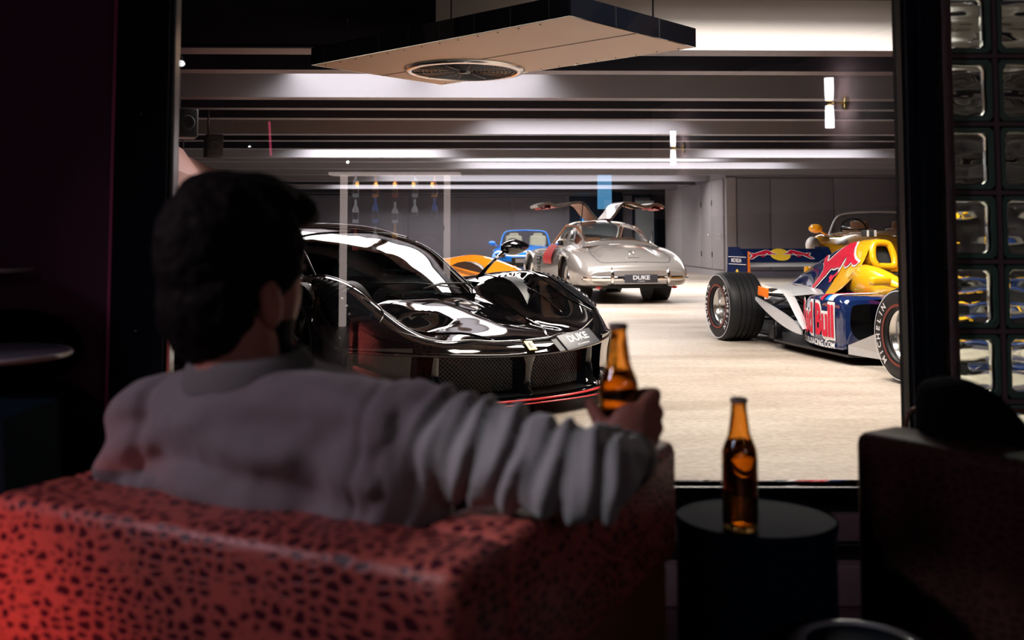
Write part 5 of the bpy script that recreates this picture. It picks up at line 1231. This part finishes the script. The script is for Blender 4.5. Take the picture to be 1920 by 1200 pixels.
# stool in front
st = empty('stool', atz(1596, 1186, .38), 0, 'low round stool with a glossy pale rim, at the bottom edge before the dark armchair', 'stool'); st.location.z = 0; st.location.y -= .04
MB().lathe([(.075, .02), (.085, .30), (.108, .345), (.114, .362), (.106, .377), (.088, .382), (.080, .377)], 48).build('rim', 'stool_rim', st)
MB().lathe([(.080, .377), (.065, .372), (1e-4, .371)], 48).build('seat', 'table_navy', st)
MB().lathe([(1e-4, 0), (.08, 0), (.075, .02)], 40).build('base', 'black_plastic', st)
# dark cushion over the right armchair, and the curved handle behind it
Rz = Matrix.Rotation(.25, 3, 'Y')
cz = at(1820, 778, 1.84)
q = MB(); G2 = []
prof = [(1735, 815), (1731, 760), (1740, 722), (1775, 709), (1815, 712), (1850, 732), (1885, 765), (1925, 812), (1945, 835)]
P_ = pts(np.array([tuple(at(a, b, 1.86)) for a, b in prof]), 30)
for k in np.linspace(-1, 1, 9):
    inset = 1 - .10 * (1 - math.sqrt(1 - min(.99, k * k))); c0 = at(1835, 826, 1.86)
    G2.append([c0 + (p - c0) * (inset) + Vector((0,   .06 * k, 0)) for p in P_])
q.grid(G2)
q.add([at(1835, 826, 1.86) + Vector((0,   .06, 0))] + G2[-1], [(0, i + 1, i + 2) for i in range(len(P_) - 1)]); q.add([at(1835, 826, 1.86) + Vector((0, -  .06, 0))] + G2[0], [(0, i + 1, i + 2) for i in range(len(P_) - 1)])
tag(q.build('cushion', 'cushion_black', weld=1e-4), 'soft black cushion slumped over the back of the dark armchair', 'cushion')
q = MB(); q.tube(pts(np.array([tuple(at(a, b, 2.3)) for a, b in ((1697, 830), (1699, 790), (1708, 772), (1728, 765), (1760, 764), (1790, 770))]), 20), .006, 8)
bag = empty('wire_chair', (0, 0, 0), 0, 'thin bronze tube chair back behind the dark armchair', 'chair')
mat('bronze', (.16, .08, .05), .4, metal=.6)
q.build('back_hoop', 'bronze', bag)
pl_ = at(1700, 830, 2.3); pr_ = at(1790, 770, 2.3)
MB().tube([pl_, (pl_.x, pl_.y, 0)], .008, 8).build('leg', 'bronze', bag); MB().tube([pr_, (pr_.x + .25, pr_.y, pr_.z), (pr_.x + .27, pr_.y, 0)], .008, 8).build('leg', 'bronze', bag)
MB().box((pl_.x + .16, pl_.y + .16, .42), (.28, .2, .04), bev=.012).build('seat', 'cushion_black', bag)

# bottles
bg = mat('amber_glass', (.86, .50, .16), .03, coat=.3, trans=1., ior=1.5, nz=(8, .05))
beer = mat('beer', (1, .60, .06), .02, trans=1., ior=1.33, nz=(8, .02))
mat('bottle_lip', (.35, .28, .24), .3)
def bottle(loc, label, rz=0.):
    e = empty('beer_bottle', loc, rz, label, 'bottle', 'open brown beer bottles')
    out = [(1e-4, .004), (.018, .002), (.028, 0), (.0302, .004), (.0305, .012), (.0305, .120), (.0298, .130), (.027, .140), (.0225, .150), (.0195, .158), (.0175, .170), (.0150, .190), (.0132, .208), (.0128, .210), (.0142, .212), (.0145, .219), (.0138, .221)]
    inn = [(.0095, .221), (.0100, .205), (.0125, .186), (.0150, .168), (.0170, .158), (.0205, .149), (.0245, .139), (.0275, .128), (.028, .118), (.028, .012), (.026, .007), (1e-4, .009)]
    MB().lathe(out + inn, 40).build('glass', 'amber_glass', e, weld=1e-6)
    lv = .150
    MB().lathe([(1e-4, .0095), (.0255, .0078), (.0276, .0125), (.0276, .118), (.0271, .128), (.0241, .139), (.0203, .148), (.0200, lv), (1e-4, lv)], 40).build('beer', 'beer', e, weld=1e-6)
    MB().lathe([(.0142, .2125), (.0149, .214), (.0149, .218), (.0140, .2212), (.0100, .2212)], 32).build('lip', 'bottle_lip', e)
    return e
bt = atz(1396, 1000, .5025); bottle((bt.x, bt.y + .03, .5025), 'brown glass beer bottle standing on the small round navy table')
BH = at(1160, 760, 1.575)
bottle((BH.x, BH.y, .6465), 'brown glass beer bottle held in the seated man\'s right hand')

# left side: cafe tables, dark tub chair
mat('pale_edge', (.55, .50, .48), .25, coat=.5)
def disc_table(name, tip, yc, rad, label, z):
    e = empty(name, (tip.x - rad, yc, 0), 0, label, 'table')
    MB().lathe([(1e-4, z), (rad - .008, z), (rad, z - .004), (rad - .004, z - .010), (.1, z - .022), (1e-4, z - .022)], 56).build('table_top', 'table_pale', e, autosmooth=50)
    MB().lathe([(rad - .003, z - .012), (rad + .002, z - .009), (rad + .002, z - .003), (rad - .003, z)], 56).build('rim', 'pale_edge', e)
    MB().lathe([(1e-4, .02), (.02, .02), (.02, z - .022)], 16).build('stem', 'black_plastic', e)
    MB().lathe([(1e-4, 0), (.09, 0), (.095, .008), (.02, .03)], 32).build('foot_plate', 'black_plastic', e)
    return e
t1 = at(122, 660, 2.2); disc_table('cafe_table', t1, 2.2, .19, 'round pale cafe table at the left edge, beside the black tub chair', t1.z)
t2 = at(56, 502, 2.72); disc_table('cafe_table', t2, 2.70, .26, 'taller round pale table at the far left against the plum wall', t2.z)
tc_ = empty('tub_chair', (at(60, 860, 2.55).x, 2.72, 0), 0, 'black rounded tub chair in the dark by the left wall', 'chair')
ox, oy = tc_.location.x, tc_.location.y
c1 = at(28, 652, 2.8); MB().ell((c1.x - ox, c1.y - oy, c1.z), (.185, .09, .105), 28).build('backrest', 'cup_black', tc_)
c2 = at(55, 860, 2.74); MB().ell((c2.x - ox, c2.y - oy, c2.z), (.225, .20, .215), 28).build('seat', 'cup_black', tc_)
MB().lathe([(1e-4, 0), (.16, 0), (.05, .04), (.04, .3)], 24).build('base', 'cup_black', tc_)
MB().box((-.09, .0, c1.z / 2), (.07, .06, c1.z), bev=.015).build('back_post', 'cup_black', tc_)
bx = at(20, 840, 1.75); pf = empty('pouffe', (bx.x - .05, bx.y, 0), 0, 'dark teal square pouffe at the left edge behind the red armchair', 'pouffe')
tt = at(30, 765, 1.75).z; q = MB(); q.prism([(-.12, .02), (.125, .02), (.085, tt), (-.12, tt)], Matrix.Translation((0, .1, 0)) @ Matrix.Rotation(PI / 2, 4, 'X'), .2); q.build('cover', 'teal_leg', pf)
for x in (-.09, .09):
    for y in (-.07, .07): MB().box((x, y, .01), (.03, .03, .02)).build('foot', 'black_plastic', pf)

# ---------------- wall lamps on the splayed right wall (seen as reflections in the window)
mat('tube_glow', (1, 1, 1), .4, emit=(1, .96, .98), es=15.)
def mirror_pt(px, py, D):
    p = at(px, py, D); return Vector((p.x, 2 * 3.0 - D, p.z))
for (px, py, D, lb) in ((1555, 193, 7.6, 'brass wall lamp with two white tubes, nearest the window on the right wall'), (1262, 278, 11.2, 'brass wall lamp with two white tubes, deeper in the lounge')):
    p = mirror_pt(px, py, D); e = empty('wall_lamp', p, 0, lb, 'wall lamp', 'brass wall lamps')
    for sg_ in (1, -1):
        MB().lathe([(1e-4, .02), (.030, .02), (.034, .10), (.034, .19), (1e-4, .195)], 20, Matrix.Rotation(0 if sg_ > 0 else PI, 4, 'X')).build('glass_tube', 'tube_glow', e)
    MB().tube([(0, 0, -.02), (0, 0, .02)], .018, 12).tube([(0, 0, 0), (.10, 0, 0)], .008, 8).build('arm', 'brass', e)
    MB().lathe([(1e-4, -.02), (.045, -.015), (.06, 0), (1e-4, 0)], 28, Matrix.Translation((.115, 0, 0)) @ Matrix.Rotation(PI / 2, 4, 'Y')).build('back_plate', 'brass', e)
wx_ = mirror_pt(1555, 193, 7.6)
wlr.location = (wx_.x + .17, -.12 - .0, 1.22)
p1, p2 = mirror_pt(1555, 193, 7.6), mirror_pt(1262, 278, 11.2)
d_ = (p1 - p2); ang = math.atan2(d_.y, d_.x)
wlr.location = ((p1.x + p2.x) / 2 + .178, (p1.y + p2.y) / 2 + 1.9, 1.22); wlr.rotation_euler = (0, 0, ang - PI / 2)
wlr.location = Vector(((p1.x + p2.x) / 2 + .172, (p1.y + p2.y) / 2, 1.22)) + Vector((math.cos(ang), math.sin(ang), 0)) * 1.9
wlr.scale = (1, 2.0, 1)
# neon strip and the bar at the back of the lounge
mat('neon_pink', (1, .2, .4), .4, emit=(1, .10, .22), es=2.2)
a_ = mirror_pt(505, 228, 10.5); b_ = mirror_pt(508, 292, 10.5)
tag(MB().tube([a_, b_], .012, 8).build('neon_tube', 'neon_pink'), 'thin vertical pink neon tube at the back of the lounge', 'neon light')
a_ = mirror_pt(1120, 328, 11.); b_ = mirror_pt(1147, 392, 11.)
mat('blue_glow', (.1, .4, .8), .4, emit=(.16, .55, 1), es=3.8)
bs = empty('blue_screen', ((a_.x + b_.x) / 2, a_.y, (a_.z + b_.z) / 2), 0, 'narrow upright blue lit screen at the back of the lounge', 'screen')
MB().box((0, 0, 0), (abs(b_.x - a_.x), .02, abs(a_.z - b_.z))).build('display', 'blue_glow', bs); MB().box((0, -.02, 0), (abs(b_.x - a_.x) + .02, .02, abs(a_.z - b_.z) + .02)).build('casing', 'black_plastic', bs)
a_ = mirror_pt(645, 330, 11.5); b_ = mirror_pt(838, 470, 11.5); bw_ = b_.x - a_.x; zt_ = a_.z; zb_ = b_.z
br = empty('bar_shelf', ((a_.x + b_.x) / 2, a_.y, 0), 0, 'white-framed bar shelf with glass shelves of bottles at the back of the lounge', 'shelf')
mat('frame_glow', (.7, .62, .6), .4, emit=(1, .8, .75), es=2.0)  # frame glows by itself, standing in for light on the bar
for sx_ in (-1, 1): MB().box((sx_ * bw_ / 2, 0, zt_ / 2), (.07, .10, zt_)).build('upright', 'frame_glow', br)
MB().box((0, 0, zt_ + .02), (bw_ + .3, .3, .03)).build('canopy', 'frame_glow', br)
sh = [zb_, zb_ + .36 * (zt_ - zb_), zb_ + .70 * (zt_ - zb_)]
for z in sh: MB().box((0, 0, z), (bw_, .2, .012)).build('glass_shelf', 'window_glass', br)
MB().box((0, -.14, zt_ / 2), (bw_, .02, zt_)).build('back_panel', 'lounge_dark', br)
mat('amber_bulb', (1, .6, .2), .4, emit=(1, .5, .12), es=9.)
for i in range(5):
    o = MB().ell((0, 0, 0), (.022, .022, .03), 12).build('pendant_bulb', 'amber_bulb', br, loc=(bw_ * (-.36 + .18 * i), .08, zt_ - .10))
    MB().tube([(0, 0, .03), (0, 0, .10)], .003, 5).build('cord', 'black_plastic', o)
cols = [(.45, .08, .05), (.75, .75, .78), (.55, .55, .6), (.1, .2, .6), (.7, .3, .1), (.6, .6, .62)]
for i, c in enumerate(cols): mat('spirit_%d' % i, c, .2, coat=.5, emit=c, es=1.1)  # bottle colours also emit, in place of light falling on them
names = ['red', 'clear', 'grey', 'blue', 'amber', 'silver']; k = 0
rowname = ['lowest', 'middle', 'top']
for si, z in enumerate(sh):
    for i in range(5):
        x = br.location.x + bw_ * (-.38 + .19 * i); ci = (i * 2 + si) % 6
        e = empty('spirit_bottle', (x, br.location.y + .03, z + .006), 0, '%s spirit bottle, %s from the left on the %s bar shelf' % (names[ci], ['first', 'second', 'third', 'fourth', 'fifth'][i], rowname[si]), 'bottle', 'spirit bottles on the bar shelf')
        hh = (.24 + .03 * ((i + si) % 3))
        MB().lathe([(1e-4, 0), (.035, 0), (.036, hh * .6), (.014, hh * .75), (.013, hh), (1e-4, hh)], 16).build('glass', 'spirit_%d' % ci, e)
        MB().lathe([(.0368, hh * .15), (.0368, hh * .45)], 16, a0=PI * .15, a1=PI * .85).build('bottle_label', 'plate_text', e)
# back wall, lamps in the lounge ceiling
struct(MB().box((-.4, -8.0, 1.3), (8.0, .1, 2.8)).build('wall_lounge_back', 'lounge_dark'))
struct(MB().box((-.4, -5.2, -.055), (8.0, 5.6, .09)).build('floor_bar', 'lounge_floor'))
struct(MB().box((-3.9, -5.2, 1.3), (.1, 5.6, 2.8)).build('wall_bar_left', 'lounge_dark'))
struct(MB().box((-.4, -5.2, 2.62), (8.0, 5.6, .1)).build('ceiling_bar', 'lounge_dark'))
mat('spot_glow', (1, 1, 1), .4, emit=(.95, .97, 1), es=12.)
for i, (px, py, D) in enumerate(((340, 119, 6.2), (415, 223, 9.5), (468, 275, 11.2), (652, 304, 12.2))):
    p = mirror_pt(px, py, D)
    e = empty('downlight', p, 0, ['round white spotlight nearest the window', 'second white spotlight from the window', 'third white spotlight from the window', 'round white spotlight before the bar shelf'][i] + ' in the lounge', 'spotlight')
    rr = .022 if i in (0, 3) else .018
    MB().ell((0, 0, 0), (rr, rr, rr * (.9 if i in (0, 3) else .5)), 14).build('bulb', 'spot_glow', e); MB().tube([(0, -.02, 0), (0, -.02, 2.44 - p.z)], .006, 6).build('stem', 'black_plastic', e)
# ================================================================ seated man, seen from behind
mat('skin', (.50, .20, .145), .55, nz=(20, .08), bump=(70, .15, .002)); mat('hair', (.008, .0055, .005), .75, ior=1.25, bump=(90, .6, .004), nz=(40, .4))
mat('sweater', (.235, .20, .21), .92, nz=(60, .08), bump=(220, .25, .002), sheen=.3); mat('rib_knit', (.20, .19, .185), .92, nz=(60, .08), bump=(220, .25, .002)); mat('denim', (.02, .03, .05), .85)
def cap_mesh(bm, p0, r0, p1, r1, n=16, k=10):
    p0, p1 = Vector(p0), Vector(p1); t = (p1 - p0).normalized() if (p1 - p0).length > 1e-6 else Vector((0, 0, 1)); q = t.orthogonal().normalized(); s_ = t.cross(q); rows = []
    L_ = [(p0 - t * r0 * math.cos(a), r0 * math.sin(a)) for a in np.linspace(.001, PI / 2, k // 2)] + [(p1 + t * r1 * math.sin(a), r1 * math.cos(a)) for a in np.linspace(0, PI / 2 - .001, k // 2)]
    for c, r in L_: rows.append([bm.verts.new(c + (q * math.cos(2 * PI * j / n) + s_ * math.sin(2 * PI * j / n)) * r) for j in range(n)])
    for a, b in zip(rows, rows[1:]):
        for j in range(n): bm.faces.new((a[j], a[(j + 1) % n], b[(j + 1) % n], b[j]))
    bm.faces.new(rows[0][::-1]); bm.faces.new(rows[-1])
def ell_mesh(bm, c, r, R=None, n=24):
    m = MB().ell((0, 0, 0), r, n); o = [bm.verts.new((R @ Vector(v) if R else Vector(v)) + Vector(c)) for v in m.v]
    for f in m.f:
        try: bm.faces.new([o[i] for i in f])
        except ValueError: pass
def blob(name, caps, ells, voxel, smooth_it, mname, parent=None, disp=None, keep=None, post=None):
    bm = bmesh.new()
    for c in caps: cap_mesh(bm, *c)
    for e in ells: ell_mesh(bm, *e)
    bmesh.ops.recalc_face_normals(bm, faces=bm.faces)
    me = bpy.data.meshes.new(name); bm.to_mesh(me); bm.free(); o = bpy.data.objects.new(name, me); col.objects.link(o)
    md = o.modifiers.new('r', 'REMESH'); md.mode = 'VOXEL'; md.voxel_size = voxel; md.use_smooth_shade = True
    if smooth_it: ms = o.modifiers.new('s', 'SMOOTH'); ms.factor = .6; ms.iterations = smooth_it
    dg = bpy.context.evaluated_depsgraph_get(); me2 = bpy.data.meshes.new_from_object(o.evaluated_get(dg)); o.modifiers.clear(); o.data = me2; bpy.data.meshes.remove(me)
    me2.name = name; me2.materials.clear(); me2.materials.append(M[mname])
    if disp:
        nr = [v.normal.copy() for v in me2.vertices]
        for v, n_ in zip(me2.vertices, nr): v.co = v.co + n_ * disp(v.co, n_)
    if keep:
        bm = bmesh.new(); bm.from_mesh(me2); bmesh.ops.delete(bm, geom=[f for f in bm.faces if not keep(f.calc_center_median())], context='FACES'); bm.to_mesh(me2); bm.free()
    for p in me2.polygons: p.use_smooth = True
    if parent: o.parent = parent
    return o
f_ = CF; r_v = Vector((f_.y, -f_.x, 0)); up = Vector((0, 0, 1))
neck = at(446, 708, 1.47); Hc = at(440, 528, 1.49)
shL = at(300, 800, 1.56) ; shR = at(735, 806, 1.37)
elb = at(1108, 892, 1.30); wri = at(1196, 852, 1.53); hand = at(1180, 775, 1.60)
pel = neck + f_ * .22; pel.z = .40
chest = (shL + shR) / 2 + f_ * .03; chest.z = .70
phi = math.radians(33); hf = Vector((math.sin(phi), math.cos(phi), 0)); hr = Vector((hf.y, -hf.x, 0)); tilt = Matrix.Rotation(0, 3, 'Z')
HR = Matrix((hr, hf, up)).transposed()          # head frame: x right, y forward, z up
def hp(x, y, z): return Hc + HR @ Vector((x, y, z))
bt_ax = Vector((BH.x, BH.y, 0))
# fingers of the right hand curl round the bottle: axis vertical at bt_ax
palm0 = wri + (hand - wri) * .55
def cyl_pt(a, z, r=.0305, lift=.009): return Vector((bt_ax.x + (r + lift) * math.cos(a), bt_ax.y + (r + lift) * math.sin(a), z))
caps = []
# arm core, neck, trunk
caps += [(neck + Vector((0, 0, -.06)), .066, neck + (Hc - neck) * .42 + f_ * 0, .060), (chest - up * .02, .09, pel, .10), (shL - up * .03, .03, shR - up * .03, .03), (neck - up * .07, .04, shL - up * .04, .03), (neck - up * .07, .04, shR - up * .04, .03)]
caps += [(shR, .05, elb, .042), (elb, .040, wri, .029), (wri, .028, hand + Vector((.012, -.012, -.02)), .030)]
lel = shL + f_ * .20 + Vector((0, 0, -.22)) - r_v * .02; lwr = lel + f_ * .22 + r_v * .10; caps += [(shL, .05, lel, .042), (lel, .040, lwr, .028), (lwr, .03, lwr + f_ * .08, .026)]
for k in range(4): caps.append((lwr + f_ * .08 + r_v * (.03 - .02 * k), .010, lwr + f_ * (.15 - .008 * abs(k - 1)) + r_v * (.035 - .022 * k) - up * .02, .008))
for s_ in (1, -1):
    kn = pel + f_ * .42 + r_v * s_ * .14 + up * .04; caps += [(pel + r_v * s_ * .09, .085, kn, .06), (kn, .055, kn + f_ * .05 - up * .36, .04), (kn + f_ * .04 - up * .38, .035, kn + f_ * .18 - up * .40, .028)]
# knuckle row on the right side of the bottle, fingers wrapping away from the viewer
zk = [at(1200, y, 1.575).z for y in (744, 778, 806, 830)]
for k, z in enumerate(zk):
    L_ = (.95, 1.0, .95, .78)[k]; a0 = -.62
    kx = .012 - .002 * k
    pkn = Vector((bt_ax.x + .050 + (.004, .008, .007, .0)[k], bt_ax.y - .004, z + .004))
    base = Vector((bt_ax.x + .030 , bt_ax.y - .040, z - .012 + .002 * k))
    p1 = cyl_pt(.55, z, lift=.010); p2 = cyl_pt(1.5, z - .002, lift=.009); p3 = cyl_pt(1.5 + .85 * L_, z - .004, lift=.009)
    caps += [(base, .0135, pkn, .0128), (pkn, .0122, p1, .0108), (p1, .0100, p2, .0095), (p2, .0092, p3, .0080)]
caps += [(Vector((bt_ax.x + .030, bt_ax.y - .040, zk[0] - .014)), .015, Vector((bt_ax.x + .030, bt_ax.y - .038, zk[3] - .010)), .016), (Vector((bt_ax.x + .006, bt_ax.y - .046, zk[1] - .010)), .017, wri, .024), (Vector((bt_ax.x + .026, bt_ax.y - .044, zk[2])), .018, wri + Vector((.006, 0, 0)), .024)]
# thumb to the left side of the bottle
th0 = Vector((bt_ax.x - .006, bt_ax.y - .050, zk[2] - .012)); th1 = Vector((bt_ax.x - .030, bt_ax.y - .034, zk[1] - .006)); th2 = Vector((bt_ax.x - .044, bt_ax.y - .004, zk[0] - .010))
caps += [(th0, .016, th1, .0130), (th1, .0128, th2, .0100)]
ells = [(hp(0, -.012, .036), (.077, .098, .106), HR), (hp(0, .028, -.035), (.066, .070, .085), HR), (hp(0, .062, -.085), (.040, .034, .036), HR),
        (Vector((bt_ax.x + .012, bt_ax.y - .046, (zk[1] + zk[2]) / 2 - .004)), (.034, .016, .042)), (hp(.079, -.002, -.030), (.011, .021, .035), HR @ Matrix.Rotation(.15, 3, 'X')), (hp(-.076, -.004, -.022), (.010, .020, .034), HR), (hp(0, .105, -.030), (.012, .020, .022), HR), (hp(0, .088, .02), (.055, .018, .014), HR), (hp(0, .092, -.066), (.024, .012, .010), HR),
        (hp(0, .040, -.012), (.070, .066, .100), HR), (chest - up * .03, (.14, .085, .13), Matrix((r_v, f_, up)).transposed())]
man = blob('person', caps, ells, .0048, 3, 'skin')
tag(man, 'seated man seen from behind in a pale sweater, holding a beer bottle', 'person')
# eyes (face turned away, towards the black car)
for s_ in (1, -1): MB().ell(hp(.030 * s_, .088, .0), (.011, .010, .009), 12, HR).build('eye', 'logo_white', man)
# hair: cap over the back and top, quiff to the front
def hdisp(c, n): return .0035 * noise.noise(c * 60) + .0045 * noise.noise(Vector((c.x * 25, c.y * 25, c.z * 14)))
hells = [(hp(0, -.022, .046), (.087, .106, .117), HR), (hp(0, .036, .122), (.066, .070, .038), HR), (hp(.012, .092, .108), (.052, .036, .030), HR), (hp(.020, .118, .100), (.032, .024, .022), HR), (hp(0, -.050, -.020), (.080, .066, .090), HR), (hp(-.002, -.044, -.068), (.066, .052, .052), HR),
         (hp(.070, .030, .045), (.016, .040, .060), HR), (hp(-.072, .010, .040), (.016, .052, .070), HR), (hp(.070, .018, .0), (.010, .012, .030), HR)]
hair = blob('hair', [], hells, .005, 3, 'hair', man, disp=hdisp)
# beard shadow along the jaw
MB().grid([[hp(.068 * math.cos(a) * (1 - .12 * k), .030 + .064 * math.sin(a), -.055 - .050 * k) for k in np.linspace(0, 1, 6)] for a in np.linspace(-.2, PI + .2, 26)]).build('beard', 'hair', man)
# sweater
TR = Matrix((r_v, f_, up)).transposed()
low_ = pel.copy(); low_.z = .38
sc_caps = [(shL - up * .02, .07, shR - up * .02, .07), (shL - up * .03, .085, shL - up * .12 + r_v * .02, .095), (shR - up * .03, .085, shR - up * .13 - r_v * .02, .10), (chest, .13, low_, .155), (chest + r_v * .10, .11, low_ + r_v * .06, .13), (chest - r_v * .10, .11, low_ - r_v * .06, .13),
           (neck - up * .050, .080, shL + up * .004, .062), (neck - up * .050, .080, shR + up * .002, .064), (shR, .074, shR + (elb - shR) * .5, .067), (shR + (elb - shR) * .5, .067, elb, .058), (elb + Vector((0, .01, 0)), .059, elb + (wri - elb) * .50, .046), (elb + (wri - elb) * .45, .046, elb + (wri - elb) * .78, .036),
           (shL, .078, lel, .068), (lel, .064, lwr - f_ * .04, .045)]
AX = (elb - shR).normalized()
def sdisp(c, n):
    d = .003 * noise.noise(c * 30)
    s = (c - shR).dot(AX); la = (elb - shR).length
    if s > .02:
        w_ = min(1, (s - .02) / .06); cc = c - shR
        ph = s * 165 + 3.6 * noise.noise(Vector((c.x * 9, c.y * 9, c.z * 11))) + (c.z - shR.z) * -34
        d += w_ * (.0050 * math.sin(ph) + .0030 * math.sin(ph * 1.7 + 1.3 + c.z * 30))
    else:
        u_ = (c - neck).dot(r_v); v_ = c.z - neck.z
        g = v_ + .085 + .9 * (u_ + .02) ** 2 * (2.2 if u_ < 0 else .6)
        d += .0125 * math.sin(g * 75 + 1.2 * noise.noise(c * 7)) * math.exp(-abs(g + .02) / .10) + .010 * noise.noise(Vector((c.x * 8, c.y * 8, c.z * 20)))
        # armhole seam
        e_ = abs((c - shR).dot(AX) + .015 - .06 * (shR.z - c.z)); d -= .006 * math.exp(-(e_ / .008) ** 2)
        e_ = abs((c - shL).dot(r_v) - .03 - .05 * (shL.z - c.z)); d -= .008 * math.exp(-(e_ / .010) ** 2)
    return d
sw_ = blob('sweater', sc_caps, [(chest + up * -.02, (.215, .135, .15), TR)], .0065, 5, 'sweater', man, disp=sdisp, keep=lambda c: (c - (neck + (Hc - neck) * .12)).length > .060)
# ribbed collar and cuff
q = MB(); G2 = []
nb = 320; cax = Vector((f_.x * -.10, f_.y * -.10, 1)).normalized(); cx_ = r_v; cy_ = cax.cross(cx_).normalized()
for t, rr in ((-.042, .092), (-.036, .101), (-.024, .1035), (-.010, .101), (.004, .096), (.014, .091), (.020, .086), (.022, .081), (.016, .077), (-.005, .076)):
    G2.append([neck + f_ * .014 + Vector((.006, 0, .012)) + cax * (t + .006 * math.cos(2 * PI * i / nb)) + (cx_ * math.cos(2 * PI * i / nb) * 1.03 + cy_ * math.sin(2 * PI * i / nb) * .82) * (rr + .0011 * math.sin(i * PI / 2)) for i in range(nb + 1)])
q.grid(G2).build('collar', 'rib_knit', man)
wax = (wri - elb).normalized(); wq = wax.orthogonal().normalized(); ws_ = wax.cross(wq); cb = elb + (wri - elb) * .66
G2 = [[cb + wax * t + (wq * math.cos(2 * PI * i / 90) + ws_ * math.sin(2 * PI * i / 90)) * (rr + (.0012 if i % 2 else 0)) for i in range(91)] for t, rr in ((-.01, .041), (.0, .0425), (.03, .039), (.052, .036), (.058, .034), (.052, .031))]
MB().grid(G2).build('cuff', 'rib_knit', man)
# trousers and shoes
tc = []
for s_ in (1, -1):
    kn = pel + f_ * .42 + r_v * s_ * .14 + up * .04; tc += [(pel + r_v * s_ * .09 , .105, kn, .078), (kn, .075, kn + f_ * .05 - up * .33, .058)]
blob('trousers', tc, [], .012, 4, 'denim', man)
for s_ in (1, -1):
    kn = pel + f_ * .42 + r_v * s_ * .14 + up * .04; a = kn + f_ * .03; MB().box((0, 0, 0), (.10, .27, .085), bev=.035).map(lambda p: a + TR @ p + f_ * .10 + up * (.046 - a.z)).build('shoe', 'black_plastic', man)
for o in list(bpy.data.objects):
    pass
